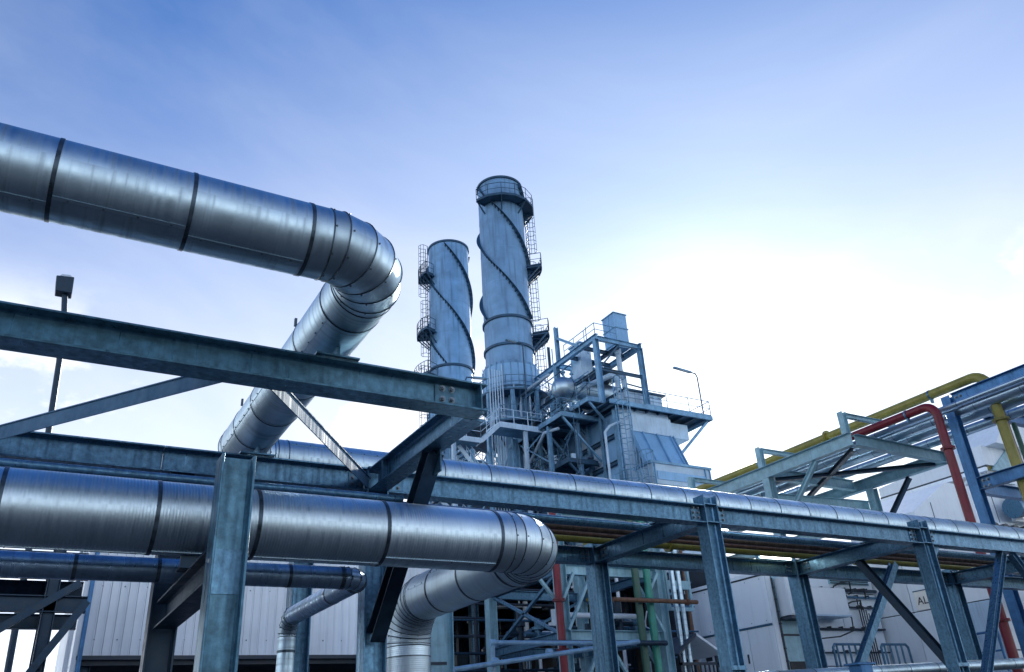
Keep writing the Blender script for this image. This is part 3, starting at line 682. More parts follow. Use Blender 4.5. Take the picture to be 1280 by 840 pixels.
stack(29.75, 60.0, 'shorter looking blue grey chimney, farther left of the two, with spiral strakes', SL,
      [(SL, radians(22), 41.6, 1.0), (SL, radians(26), 35.6, 1.15), (SL, radians(30), 31.0, 1.4)], 45.15, radians(353))
# ================================================================== HEAT RECOVERY BOILER
hb = thing('boiler_unit', 'tall pale blue boiler house with decks, caged ladders and a square hood, before the chimneys', 'boiler', (33.5, 44, 0))
def bpart(name, material, *boxes, parent=None):
    m = MB()
    for lo, hi in boxes: m.box(lo, hi)
    return m.build(name, material, parent or hb, smooth=False)
bpart('casing', 'casing', ((32.3, 40.05, 0), (36.62, 53.0, 21.55)))
bpart('front_band', 'casing', ((33.1, 39.93, 19.95), (36.66, 40.05, 21.2)))
# side wall: recessed panels between columns and girts
for i, y in enumerate([40.2+1.6*k for k in range(8)]):
    istick(hb, (32.1, y, 0), (32.1, y, 21.5), 0.3, 0.3, 'plant', 'wall_column', up=(1,0,0))
    if i < 7:
        for z in (14.2, 16.0, 17.9, 19.7):
            bpart('side_panel', 'casing_blue' if (i+int(z)) % 3 else 'casing', ((32.20, y+.17, z+.08), (32.29, y+1.43, z+1.65)))
for z in (14.1, 15.9, 17.8, 19.6, 21.4):
    istick(hb, (32.05, 40.4, z), (32.05, 53, z), 0.26, 0.2, 'plant_dark', 'girt')
# sloping hopper face on the front: sheets between upright ribs
T0, T1 = (40.02, 19.95), (38.92, 17.42)
xs = [33.12, 34.05, 35.25, 36.45, 36.70]
for a, c in zip(xs, xs[1:]):
    m = MB(); m.hexa([(a+.05, T1[0], T1[1]), (c-.05, T1[0], T1[1]), (c-.05, T1[0]+.3, T1[1]), (a+.05, T1[0]+.3, T1[1]), (a+.05, T0[0], T0[1]), (c-.05, T0[0], T0[1]), (c-.05, T0[0]+.3, T0[1]), (a+.05, T0[0]+.3, T0[1])])
    m.build('hopper_sheet', 'casing_blue', hb, smooth=False)
for x in xs:
    m = MB(); m.bar((x, T1[0]-.03, T1[1]), (x, T0[0]-.03, T0[1]), 0.08, 0.22, up=(0,1,0)); m.build('hopper_rib', 'casing_blue', hb, smooth=False)
m = MB(); m.hexa([(36.7, 38.95, 17.42), (36.71, 38.95, 17.42), (36.71, 41, 17.42), (36.7, 41, 17.42), (36.7, 40.02, 19.95), (36.71, 40.02, 19.95), (36.71, 41, 19.95), (36.7, 41, 19.95)]); m.build('hopper_side', 'casing_blue', hb, smooth=False)
bpart('ledge', 'casing', ((33.2, 38.45, 15.9), (38.1, 40.04, 17.25)))
bpart('ledge_cap', 'plant', ((33.0, 38.35, 17.25), (38.2, 40.04, 17.40)))
bpart('ledge_kicker', 'casing_blue', ((33.5, 38.40, 16.2), (37.6, 38.45, 16.75)))
for x in (33.3, 37.6, 38.0): bpart('ledge_stiffener', 'plant', ((x, 38.36, 15.9), (x+.07, 38.45, 17.25)))
bpart('lower_casing', 'casing', ((33.3, 38.8, 0), (37.6, 40.04, 15.9)))
# main deck with edge beams, joists and bracket
bpart('deck_plate', 'plant_dark', ((31.2, 39.5, 21.62), (40.1, 43.5, 21.70)))
dk = bpart('deck_edge_beam', 'plant', ((31.2, 39.38, 21.45), (40.2, 39.5, 21.75)), ((40.1, 39.5, 21.45), (40.2, 43.5, 21.75)))
for k in range(9): bpart('deck_joist', 'plant_dark', ((31.6+k, 39.52, 21.42), (31.7+k, 43.4, 21.6)))
for y in (39.7, 43.0):
    m = MB(); m.bar((39.9, y, 21.4), (36.9, y, 18.6), .16, .16); m.build('deck_brace', 'plant', hb)
bpart('deck_duct', 'casing', ((36.7, 40.4, 20.1), (38.6, 42.2, 21.2)))
railing('railing', dk, [(34.2, 39.45, 21.75), (40.15, 39.45, 21.75), (40.15, 43.4, 21.75)], 1.15, 'plant', 1.9, 0.03)
# penthouse of ribbed sheets under a flat roof
for k in range(8):
    x = 33.5+.4*k
    bpart('penthouse_sheet', 'casing', ((x, 40.50+.02*(k % 2), 21.71), (x+.39, 40.9, 23.15)))
bpart('penthouse', 'casing', ((33.45, 40.6, 21.71), (36.72, 45, 23.15)))
bpart('penthouse_roof', 'plant_dark', ((33.3, 40.35, 23.15), (36.95, 45.2, 23.28)))
for k in range(4): bpart('sheet_seam', 'plant', ((33.5, 40.485, 21.95+.34*k), (36.7, 40.5, 21.98+.34*k)))
# high pipe gantry
GX = (31.0, 34.85); GY = (40.0, 45.0, 50.0)
for x in GX:
    for y in GY: istick(hb, (x, y, 21.7), (x, y, 26.35), 0.32, 0.32, 'plant', 'gantry_column', up=(1,0,0))
    istick(hb, (x, 39.75, 26.52), (x, 50.4, 26.52), 0.40, 0.28, 'plant', 'gantry_beam')
for y in GY: istick(hb, (31.16, y, 26.50), (34.7, y, 26.50), 0.34, 0.24, 'plant', 'gantry_beam')
for y in (41.6, 43.3): istick(hb, (31.16, y, 26.45), (34.7, y, 26.45), 0.26, 0.2, 'plant_dark', 'gantry_beam')
istick(hb, (33.1, 40.1, 26.3), (33.1, 49.9, 26.3), 0.26, 0.2, 'plant_dark', 'gantry_beam')
for y in GY[:2]: istick(hb, (31.16, y, 24.15), (34.7, y, 24.15), 0.22, 0.16, 'plant_dark', 'gantry_tie')
istick(hb, (31.0, 40.2, 24.1), (31.0, 50, 24.1), 0.22, 0.16, 'plant_dark', 'gantry_tie')
for a, c in (((34.85, 40.2, 23.4), (34.85, 44.8, 26.2)), ((31.0, 45.2, 22), (31.0, 49.8, 26.2)), ((31.2, 40.05, 24.3), (33.0, 40.05, 26.3)), ((34.6, 45.0, 22), (31.2, 45.0, 26.2))):
    m = MB(); m.bar(a, c, .1, .1); m.build('gantry_brace', 'plant_dark', hb)
bpart('gantry_floor', 'plant_dark', ((32.4, 41.4, 24.9), (34.6, 44.4, 25.0)))
# square hood over the gantry
hd = bpart('hood', 'casing_blue', ((33.55, 40.8, 26.72), (34.68, 42.2, 29.5)))
for z in (26.95, 28.25, 29.45): bpart('hood_flange', 'plant', ((33.49, 40.74, z), (34.74, 42.26, z+.07)), parent=hd)
bpart('hood_corner', 'casing_blue', ((33.52, 41.45, 26.75), (33.55, 41.52, 29.45)), parent=hd)
b2 = bpart('relief_box', 'casing', ((31.75, 42.9, 25.0), (32.7, 44.2, 27.6)))
bpart('relief_rim', 'plant', ((31.68, 42.83, 27.6), (32.77, 44.27, 27.7)), parent=b2)
m = MB(); m.tube((32.3, 42.7, 26.7), (32.3, 42.7, 28.9), .03, 6); m.build('aerial', 'plant_dark', hb)
istick(hb, (30.95, 44.6, 26.7), (30.95, 44.6, 29.5), 0.26, 0.26, 'plant', 'tall_post', up=(1,0,0))
istick(hb, (30.95, 45.8, 26.7), (30.95, 45.8, 28.4), 0.16, 0.16, 'plant_dark', 'tall_post', up=(1,0,0))
m = MB(); m.bar((30.95, 44.45, 28.5), (30.95, 42.0, 26.75), .18, .18); m.build('gantry_brace', 'plant', hb)
# bent insulated risers
m = MB(); m.poly([(33.35, 40.6, 26.3), (33.35, 40.6, 25.9)], .24, 14); m.poly([(33.35, 40.6, 25.9)]+[(33.35, 40.6, 24.7), (33.5, 40.55, 24.0), (33.55, 40.5, 22.6)], .19, 14); m.build('riser_pipe', 'casing', hb)
m = MB(); m.poly([(31.6, 42.5, 23.9)]+arc((33.4, 41.2, 24.5), (1,-.2,.05), (.1,-.2,-1), .5, 6)+[(33.5, 41.1, 22.4)], .2, 14); m.build('riser_pipe', 'casing', hb)
for k, (x, y) in enumerate(((31.6, 46.5), (32.4, 46.5), (33.2, 46.4), (31.7, 48.3), (32.9, 48.5), (33.8, 47.6))):
    zt = 25.3+.35*(k % 3)
    m = MB(); m.poly([(x, y, 22)]+arc((x, y, zt), (0,0,1), (0,-1,0), .45, 5)+[(x, y-2.0-.5*k, zt)], .13+.02*(k % 2), 10); m.build('riser_pipe', 'casing' if k % 2 else 'plant', hb)
# steam drum
m = MB(); ctr = V((29.9, 43.6, 24.0))
prof = [(0.0, -.62), (.35, -.55), (.66, -.35), (.82, -.08), (.85, .1), (.85, 4.6)]
vs = []; fs = []; n = 28
for r, l in prof: vs += [ctr+V((l+.3, r*cos(2*pi*i/n), r*sin(2*pi*i/n))) for i in range(n)]
for k in range(len(prof)-1):
    for i in range(n): fs.append((k*n+i, k*n+(i+1) % n, (k+1)*n+(i+1) % n, (k+1)*n+i))
m.add(vs, fs); dr = m.build('steam_drum', 'clad', hb)
for l in (.9, 2.2, 3.5):
    m = MB(); m.tube(ctr+V((l, 0, 0)), ctr+V((l+.05, 0, 0)), .87, 28); m.build('drum_band', 'seam', dr)
for l in (.6, 1.3, 2.0, 2.8):
    m = MB(); m.tube(ctr+V((l, -.1, .8)), ctr+V((l, -.1, 1.5)), .07, 8); m.tube(ctr+V((l, -.1, 1.2)), ctr+V((l, -.1, 1.3)), .15, 10); m.build('drum_nozzle', 'plant', dr)
# side platforms hung on the left wall, with braces down to it
def side_deck(x0, x1, y0, y1, z, rail, br_n, material='plant'):
    d = bpart('side_deck', 'plant_dark', ((x0, y0, z-.06), (x1, y1, z)))
    bpart('deck_edge', material, ((x0-.06, y0-.06, z-.24), (x0, y1, z+.06)), ((x0, y0-.06, z-.24), (x1, y0, z+.06)), parent=d)
    for k in range(int((y1-y0)/1.2)): bpart('deck_joist', 'plant_dark', ((x0, y0+.3+1.2*k, z-.2), (x1, y0+.38+1.2*k, z-.07)), parent=d)
    railing('railing', d, rail, 1.1, material, 1.3, 0.03)
    for k in range(br_n):
        y = y0+.1+(y1-y0-.2)*k/max(1, br_n-1)
        m = MB(); m.bar((x0+.1, y, z-.25), (32.0, y, z-.25-(32.0-x0)*.95), .13, .13); m.build('deck_brace', material, d)
        m = MB(); m.bar((x0, y, z-.15), (32.1, y, z-.15), .12, .2); m.build('deck_bearer', material, d)
    return d
side_deck(30.6, 32.0, 41.0, 46.2, 22.35, [(32.0, 41.0, 22.35), (30.6, 41.0, 22.35), (30.6, 46.2, 22.35)], 3)
side_deck(29.0, 31.95, 42.0, 49.6, 21.40, [(30.5, 42.0, 21.4), (29.0, 42.0, 21.4), (29.0, 49.6, 21.4)], 4)
side_deck(29.6, 31.95, 42.5, 49.8, 18.4, [(29.6, 42.5, 18.4), (29.6, 49.8, 18.4)], 3, 'plant_dark')
side_deck(29.6, 31.95, 42.5, 49.8, 15.6, [(29.6, 42.5, 15.6), (29.6, 49.8, 15.6)], 3, 'plant_dark')
for x, y in ((29.2, 44.0), (29.2, 48.0), (30.6, 42.6), (30.8, 46.4)):
    istick(hb, (x, y, 0), (x, y, 21.1), 0.26, 0.26, 'plant', 'deck_column', up=(1,0,0))
for a, c in (((29.2, 44, 15.7), (29.2, 48, 18.2)), ((29.2, 48, 15.7), (29.2, 44, 18.2)), ((29.2, 44, 18.5), (29.2, 48, 21.1)), ((30.8, 46.4, 18.5), (30.6, 42.6, 21.2))):
    m = MB(); m.bar(a, c, .1, .1); m.build('deck_brace', 'plant', hb)
# caged ladders at the front corner
ladder(hb, (32.0, 39.55, 15.6), (32.0, 39.55, 22.3), (0,-1,0), .6, 0.6, 'plant', .35, .034, .48)
ladder(hb, (32.9, 38.9, 13.8), (32.9, 38.9, 17.0), (0,-1,0), .6, 0.6, 'plant', .35, .034, .45)
bpart('ladder_landing', 'plant', ((31.2, 38.6, 15.45), (33.2, 39.9, 15.55)))
railing('railing', hb, [(31.2, 39.9, 15.55), (31.2, 38.6, 15.55), (32.4, 38.6, 15.55)], 1.1, 'plant', .9, .03)
m = MB(); m.poly([(31.0, 40.1, 15.0), (31.0, 40.1, 19.6), (31.3, 39.9, 20.0), (32.6, 39.5, 20.6)], .09, 8); m.build('drain_pipe', 'casing', hb)
for k in range(34):      # light bracing, conduits and hangers in the open side framework
    y = random.uniform(41.5, 49.5); z = random.choice((15.8, 18.6, 21.6, 22.6, 24.3)); x = random.uniform(29.1, 32.0)
    h = random.uniform(1.6, 3.0); m = MB()
    if k % 3 == 0: m.bar((29.1, y, z), (31.9, y+random.uniform(-.6, .6), z+h), .07, .07)
    elif k % 3 == 1: m.tube((x, y, z-1), (x, y, z+h), .04, 6)
    else: m.bar((x, y, z), (x, y+random.uniform(1.6, 2.6), z+h*random.choice((-.6, 1))), .07, .07)
    m.build('tie_rod', random.choice(('plant', 'casing', 'plant_dark')), hb)
railing('railing', hb, [(33.0, 40.1, 26.75), (31.1, 40.1, 26.75), (31.1, 44.0, 26.75)], 1.0, 'plant', 1.3, .028, toe=False)
railing('railing', hb, [(31.0, 41.2, 23.55), (31.0, 45.8, 23.55)], .9, 'plant', .8, .028, toe=False)
# small valves and boxes that crowd the decks
for k in range(46):
    x = random.uniform(29.3, 31.8); y = random.uniform(42.2, 49.4); z = random.choice((15.62, 18.42, 21.42, 21.42))
    w = random.uniform(.12, .38); h = random.uniform(.3, 1.2)
    m = MB()
    if k % 3: m.tube((x, y, z), (x, y, z+h), w*.35, 8); m.tube((x, y, z+h*.6), (x, y, z+h*.72), w*.7, 10); m.tube((x-w, y, z+h*.35), (x+w, y, z+h*.35), w*.3, 8)
    else: m.box((x-w, y-w*.6, z), (x+w, y+w*.6, z+h*.8)); m.box((x-w*1.05, y-w*.65, z+h*.8), (x+w*1.05, y+w*.65, z+h*.84))
    m.build('valve' if k % 3 else 'control_box', random.choice(('plant', 'casing', 'plant_dark')), hb)
for k in range(22):
    y = random.uniform(41.5, 50); z = random.choice((16.8, 17.2, 19.4, 20.1, 20.8, 23.2, 25.2)); x = random.uniform(29.2, 31.7)
    m = MB(); m.poly([(x, y, z), (x+random.uniform(-.5, .5), y+random.uniform(1, 3.5), z+random.choice((0, 0, .8))), (x, y+4, z-random.choice((0, 1.2)))], random.uniform(.05, .12), 8)
    m.build('service_pipe', random.choice(('plant', 'casing', 'plant_dark')), hb)
# access tower with stair between boiler and chimney
at_ = thing('access_tower', 'pale steel stair landing and walkway at the foot of the nearer chimney', 'stair tower', (26.5, 45.5, 0))
def wpart(name, material, *boxes):
    m = MB()
    for lo, hi in boxes: m.box(lo, hi)
    return m.build(name, material, at_, smooth=False)
wpart('landing', 'plant', ((25.9, 45.0, 21.15), (29.4, 46.9, 21.25))); wpart('landing_edge', 'casing', ((25.85, 44.93, 21.0), (29.4, 45.0, 21.36)), ((25.83, 45.0, 21.0), (25.9, 46.9, 21.36)))
railing('railing', at_, [(29.3, 45.0, 21.3), (25.9, 45.0, 21.3), (25.9, 46.9, 21.3)], 1.1, 'casing', 1.2, .03)
wpart('lower_landing', 'plant', ((22.2, 45.0, 19.75), (24.4, 46.9, 19.85))); wpart('landing_edge', 'casing', ((22.1, 44.93, 19.65), (24.4, 45.0, 19.95)))
railing('railing', at_, [(24.4, 45.0, 19.9), (22.2, 45.0, 19.9), (22.2, 46.9, 19.9)], 1.1, 'casing', 1.1, .03)
def stair(p0, p1, w, n):
    p0 = V(p0); p1 = V(p1)
    for k in (0, w):
        m = MB(); m.bar(p0+V((0,k,0)), p1+V((0,k,0)), .07, .28); m.build('stringer', 'casing', at_)
    for i in range(n):
        p = p0.lerp(p1, (i+.5)/n); m = MB(); m.box((p.x-.14, p.y+.04, p.z), (p.x+.14, p.y+w-.04, p.z+.04)); m.build('tread', 'plant', at_)
    railing('stair_railing', at_, [p0+V((0,0,.15)), p1+V((0,0,.15))], 1.0, 'casing', 1.0, .03, toe=False)
stair((24.4, 45.0, 19.8), (25.9, 45.0, 21.2), .9, 7)
stair((26.2, 46.0, 16.2), (23.2, 46.0, 19.7), .9, 14)
stair((22.4, 47.2, 16.2), (26.4, 47.2, 13.0), .9, 14)
for x, y, z in ((27.95, 45.1, 21.0), (22.4, 45.1, 19.6), (24.3, 46.8, 19.6), (27.95, 46.8, 21.0), (26.0, 46.8, 21.0)):
    istick(at_, (x, y, 0), (x, y, z), .24, .24, 'casing' if y < 46 else 'plant', 'post', up=(1,0,0))
for a, c in (((29.3, 45.1, 21.0), (28.0, 45.1, 19.6)), ((26.0, 46.8, 16), (27.9, 46.8, 20.6)), ((27.9, 46.8, 16), (26, 46.8, 20.6)), ((26.1, 45.1, 16.2), (27.9, 45.1, 18.2)), ((24.3, 46.8, 14), (26, 46.8, 17)), ((24.3, 46.8, 17), (26, 46.8, 20))):
    m = MB(); m.bar(a, c, .08, .08); m.build('brace', 'plant', at_)
for z in (16.2, 18.6): wpart('walkway', 'plant_dark', ((22.2, 46.9, z), (28.2, 48.4, z+.1)))
railing('railing', at_, [(22.2, 46.9, 16.3), (28.2, 46.9, 16.3)], 1.1, 'casing', 1.3, .03)
for k in range(6):
    m = MB(); m.tube((26.6+.22*k, 47.4, 12), (26.6+.22*k, 47.4, 26.5), .05, 6); m.build('riser', 'casing', at_)
for k in range(14):
    x = random.uniform(22.5, 29); y = random.uniform(47, 49.5); z = random.choice((16.3, 18.7, 16.3)); h = random.uniform(.5, 1.8)
    m = MB(); m.box((x-.25, y-.2, z), (x+.25, y+.2, z+h)); m.tube((x, y, z+h), (x, y, z+h+.5), .06, 6); m.build('equipment', random.choice(('plant', 'casing', 'plant_dark')), at_)
# lamps standing on the decks
def deck_lamp(label, base, h, arm, head=1.4):
    b = V(base); a = V(arm); t = thing('deck_lamp', label, 'lamp', base, 'arm lamps on the boiler decks')
    m = MB(); m.poly([b, b+V((0,0,h-.25)), b+V((0,0,h))+a*.12, b+V((0,0,h))+a*.5], .05, 8); m.build('pole', 'plant_dark', t)
    e = b+V((0,0,h))+a*.5; m = MB(); m.bar(e, e+a.normalized()*head, .24, .10); ho = m.build('lamp_head', 'plant', t)
    m = MB(); m.bar(e+a.normalized()*.1-V((0,0,.06)), e+a.normalized()*(head-.2)-V((0,0,.06)), .18, .03); m.build('lens', 'glass_lamp', t)
deck_lamp('arm lamp at the right end of the boiler deck against the white sky', (39.6, 39.6, 21.75), 3.3, (-1.1, 0, .08), 1.6)
deck_lamp('arm lamp just left of the nearer chimney foot', (24.3, 46.8, 21.2), 4.0, (1.0, 0, .1), 1.2)
deck_lamp('arm lamp in front of the nearer chimney collar', (28.3, 45.2, 21.3), 6.6, (-.9, 0, .05), 1.0)
# ================================================================== BACKGROUND YARD, LEFT: SHEET WALL BUILDING
def parts_of(t):
    def f(name, material, *boxes, parent=None, bevel=0.0):
        m = MB()
        for lo, hi in boxes: m.box(lo, hi)
        return m.build(name, material, parent or t, smooth=False, bevel=bevel)
    return f
wb = thing('sheet_clad_building', 'white ribbed sheet wall building behind the left columns, dark opening below', 'building', (5.5, 24, 0))
P = parts_of(wb)
P('core', 'white_wall', ((1.12, 20.12, 3.8), (9.3, 30, 6.75)))
for k in range(9):
    x0 = 1.2+.9*k; m = MB()
    for j in range(5):
        a = x0+.18*j; m.box((a+.012, 20.04, 3.78), (a+.168, 20.10, 6.8))
        m.box((a+.155, 20.015, 3.78), (a+.180, 20.06, 6.8))
    m.build('wall_sheet', 'white_wall', wb, smooth=False)
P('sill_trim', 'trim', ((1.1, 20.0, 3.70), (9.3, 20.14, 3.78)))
P('corner_trim', 'white_wall', ((1.02, 20.0, 0), (1.12, 20.2, 6.85))); P('corner_post', 'steel_blue', ((1.125, 19.97, 0), (1.21, 20.04, 6.85)))
m = MB(); m.tube((0.93, 20.0, 0), (0.93, 20.0, 6.8), .05, 10); m.build('downpipe', 'white_wall', wb)
P('roof_edge', 'white', ((1.0, 19.9, 6.8), (9.4, 30.1, 6.9)))
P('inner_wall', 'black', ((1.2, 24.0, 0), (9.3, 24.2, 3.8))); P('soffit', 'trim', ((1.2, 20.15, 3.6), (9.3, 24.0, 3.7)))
for x in (1.3, 3.6, 6.0, 8.6): istick(wb, (x, 20.4, 0), (x, 20.4, 3.6), .24, .24, 'steel_dark', 'post', up=(1,0,0))
P('side_wall', 'white_wall', ((1.12, 20.15, 0), (1.2, 30, 3.78)))
for k in range(17):
    for z in (4.1, 5.2, 6.3): inst(SCREW, 'fixing_screw', wb, Matrix.Translation(V((1.38+.45*k, 20.03, z))) @ Matrix.Rotation(pi/2, 4, 'X') @ Matrix.Scale(2.2, 4))
P('gutter', 'galv', ((1.0, 19.78, 6.72), (9.4, 19.9, 6.86)))
# dark trestle at the far left
tr = thing('pipe_trestle', 'dark braced steel trestle at the far left under the thin pipe', 'pipe rack', (-1.5, 16.5, 0))
for x in (-5.4, -2.6, 0.35):
    for y in (16.0, 18.0): istick(tr, (x, y, 0), (x, y, 5.4), .2, .2, 'steel_dark', 'column', up=(1,0,0))
for z in (4.15, 4.75, 5.3):
    for y in (16.0, 18.0): istick(tr, (-7, y, z), (0.9, y, z), .26, .16, 'steel_dark', 'beam')
for x in (-2.6, 0.35):
    for a, c in (((x, 16.0, 3.1), (x-.0, 18.0, 4.9)), ((x, 18.0, 3.1), (x, 16.0, 4.9))):
        m = MB(); m.bar(a, c, .08, .08); m.build('brace', 'steel_dark', tr)
for a, c in (((-1.2, 15.95, 3.1), (0.75, 15.95, 4.5)), ((0.2, 15.95, 3.0), (0.9, 15.95, 4.2)), ((-4, 15.95, 3.2), (-2.7, 15.95, 4.9))):
    m = MB(); m.bar(a, c, .12, .12); m.build('brace', 'steel_dark', tr)
for k in range(6):
    m = MB(); m.tube((-7, 16.2+.3*k, 4.95), (0.95, 16.2+.3*k, 4.95), .09, 10); m.build('tray_pipe', 'steel_dark' if k % 2 else 'galv', tr)
# grey clad post and cabinet right of the falling pipe
cab = thing('cable_riser', 'pale grey box riser standing right behind the thick falling pipe', 'cable riser', (6.5, 14.2, 0))
P = parts_of(cab)
P('box_duct', 'steel_teal', ((6.40, 14.0, 0), (6.66, 14.3, 3.95))); P('cover_strip', 'white', ((6.29, 14.02, 0), (6.36, 14.1, 3.9)))
P('clip', 'trim', ((6.38, 13.985, 2.95), (6.70, 14.0, 3.0))); istick(cab, (6.85, 14.3, 0), (6.85, 14.3, 4.6), .2, .2, 'steel_teal', 'post', up=(1,0,0))
# blue handrail pipes
hr = thing('pipe_handrail', 'blue tubular pipe barrier low in the middle, beside the red downpipe', 'barrier', (7.5, 13, 0))
for pts in ([(7.05, 13, 3.2), (10.2, 13, 3.2)], [(6.3, 12.9, 2.77), (10.2, 12.9, 3.22)], [(7.1, 13, 0), (7.1, 13, 3.25)]):
    m = MB(); m.poly(pts, .042, 12); m.build('rail', 'pipe_blue', hr)
for p in ((7.1, 13, 3.2), (8.2, 12.93, 3.04), (7.1, 12.95, 2.9)):
    m = MB(); m.tube(V(p)-V((.05,0,0)), V(p)+V((.05,0,0)), .06, 12); m.build('coupling', 'pipe_blue', hr)

# ================================================================== OPEN MACHINE HALL
hall = thing('open_machine_hall', 'dark open sided machine hall with roof beams and daylight gaps in its back wall', 'hall', (13, 27, 0))
P = parts_of(hall)
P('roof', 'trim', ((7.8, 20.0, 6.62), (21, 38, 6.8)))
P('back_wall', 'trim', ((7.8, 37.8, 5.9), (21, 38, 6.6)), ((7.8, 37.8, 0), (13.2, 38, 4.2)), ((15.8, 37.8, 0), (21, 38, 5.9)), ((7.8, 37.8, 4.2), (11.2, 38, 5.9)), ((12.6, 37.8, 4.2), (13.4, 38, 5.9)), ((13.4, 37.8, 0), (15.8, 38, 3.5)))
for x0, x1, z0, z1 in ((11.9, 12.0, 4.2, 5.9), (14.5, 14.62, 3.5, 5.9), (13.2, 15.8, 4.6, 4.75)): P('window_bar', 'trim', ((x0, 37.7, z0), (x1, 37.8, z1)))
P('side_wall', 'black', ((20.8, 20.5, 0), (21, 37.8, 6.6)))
for y in (20.1, 23.5, 27, 30.5, 34): istick(hall, (7.8, y, 6.42), (20.8, y, 6.42), .36, .2, 'galv' if y < 24 else 'steel_dark', 'roof_beam')
for x in (9.2, 12.2, 15.2, 18.2):
    istick(hall, (x, 20.3, 6.2), (x, 37.6, 6.2), .16, .12, 'steel_dark', 'purlin')
    for y in (23.5, 30.5): istick(hall, (x, y, 0), (x, y, 6.2), .24, .24, 'galv' if x < 14 else 'steel_dark', 'column', up=(1,0,0))
for k in range(26):
    x = random.uniform(9, 19.5); y = random.uniform(22, 35); z = random.uniform(4.0, 6.0)
    m = MB()
    if k % 2: m.tube((x, y, 6.3), (x, y, z), .03, 6); m.tube((x-.8, y, z), (x+.8, y, z), .06, 8)
    else: m.tube((x, y, 0), (x, y, z), .05+.03*(k % 3), 8); m.tube((x, y, z-.6), (x, y, z-.5), .16, 10)
    m.build('service_pipe', random.choice(('galv', 'steel_dark', 'white', 'steel_dark')), hall)
for k in range(10):
    x = 9.2+.95*k; y = random.uniform(24, 33); h = random.uniform(2.6, 4.4); w = random.uniform(.4, .8)
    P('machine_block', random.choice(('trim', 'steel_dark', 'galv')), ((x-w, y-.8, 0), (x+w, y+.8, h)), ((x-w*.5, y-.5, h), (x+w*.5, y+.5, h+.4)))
for k in range(4):
    P('roof_lamp', 'glass_lamp', ((10.4+2.1*k, 26.4, 6.02), (11.0+2.1*k, 26.6, 6.08)))
for k in range(30):
    x = random.uniform(8.4, 16.5); y = random.uniform(18.6, 21.5); m = MB(); z1 = random.uniform(3.6, 6.2); r = random.choice((.02, .03, .05))
    if k % 3: m.tube((x, y, 0), (x, y, z1), r, 8); m.tube((x, y, z1-.5), (x, y, z1-.44), r*2.2, 8)
    else: m.poly([(x, y, 0), (x, y, z1*.8), (x+.1, y, z1*.85), (x+random.uniform(.8, 2.2), y, z1*.85)], r, 8)
    m.build('service_pipe', random.choice(('steel_dark', 'galv', 'trim', 'white', 'galv')), hall)
for k in range(7):
    z = 3.3+.42*k; m = MB(); x = 8.2+random.uniform(0, 3); m.tube((x, 19.2+.1*k, z), (x+random.uniform(3, 6), 19.2+.1*k, z), .035, 8); m.build('service_pipe', random.choice(('steel_dark', 'galv', 'trim')), hall)
# ================================================================== BRACED PIPE TOWER BEHIND THE RACK
kt = thing('braced_pipe_tower', 'grey green braced steel tower with K braces behind the rear beam', 'steel tower', (11.4, 16.5, 0))
for x, y in ((10.05, 15.2), (12.78, 15.2), (10.05, 18.4), (12.78, 18.4)):
    istick(kt, (x, y, 0), (x, y, 6.3), .22, .24, 'steel_teal', 'column', up=(1,0,0))
for z in (3.62, 5.0, 6.15):
    for y in (15.2, 18.4): istick(kt, (10.17, y, z), (12.66, y, z), .22, .16, 'steel_teal' if y < 16 else 'galv', 'beam')
    for x in (10.05, 12.78): istick(kt, (x, 15.33, z), (x, 18.27, z), .2, .16, 'galv', 'beam')
istick(kt, (8.4, 15.2, 5.15), (9.93, 15.2, 5.15), .22, .16, 'steel_teal', 'beam')
for a, c in (((10.1, 15.1, 3.72), (10.85, 15.1, 4.95)), ((10.0, 15.1, 4.30), (10.35, 15.1, 4.92)), ((9.2, 15.1, 5.05), (9.95, 15.1, 4.2)), ((12.7, 15.1, 5.0), (12.25, 15.1, 4.35)), ((12.7, 15.1, 3.7), (12.0, 15.1, 4.9)),
             ((10.1, 18.3, 3.7), (12.7, 18.3, 4.9)), ((12.7, 18.3, 3.7), (10.1, 18.3, 4.9)), ((10.05, 15.4, 3.7), (10.05, 18.2, 4.9)), ((10.05, 18.2, 3.7), (10.05, 15.4, 4.9)), ((10.2, 15.1, 2.2), (10.9, 15.1, 3.5)), ((11.8, 15.1, 2.4), (11.1, 15.1, 3.5)), ((12.7, 15.1, 2.4), (12.1, 15.1, 3.5)), ((12.78, 15.4, 3.7), (12.78, 18.2, 4.9))):
    m = MB(); m.bar(a, c, .075, .06); m.build('brace', 'steel_teal' if a[1] < 15.3 else 'galv', kt)
for k in range(12):
    x = random.uniform(10.3, 12.6); y = random.uniform(15.6, 18); z = random.choice((3.74, 5.12)); h = random.uniform(.3, .9)
    m = MB(); m.tube((x, y, z), (x, y, z+h), .07, 8); m.tube((x, y, z+h*.5), (x, y, z+h*.62), .15, 10); m.tube((x-.35, y, z+h*.3), (x+.35, y, z+h*.3), .06, 8); m.build('valve', random.choice(('galv', 'white', 'steel_dark')), kt)
plain_pipe('bright red vertical pipe left of the braced tower, below the ribbed pipe elbow', [(9.82, 14.95, 6.4), (9.82, 14.95, 0.1)], .082, 'red', flanges=[((9.82, 14.95, 4.3), (0,0,1)), ((9.82, 14.95, 3.3), (0,0,1))])
plain_pipe('dark green vertical pipe on the braced tower', [(11.95, 14.95, 6.4), (11.95, 14.95, 0.1)], .085, 'green_dark')
plain_pipe('bright green vertical pipe on the braced tower', [(12.28, 14.95, 6.4), (12.28, 14.95, 0.1)], .085, 'green')
plain_pipe('yellow vertical pipe inside the braced tower', [(11.35, 15.9, 6.4), (11.35, 15.9, 0.1)], .085, 'yellow', flanges=[((11.35, 15.9, 4.5), (0,0,1))])
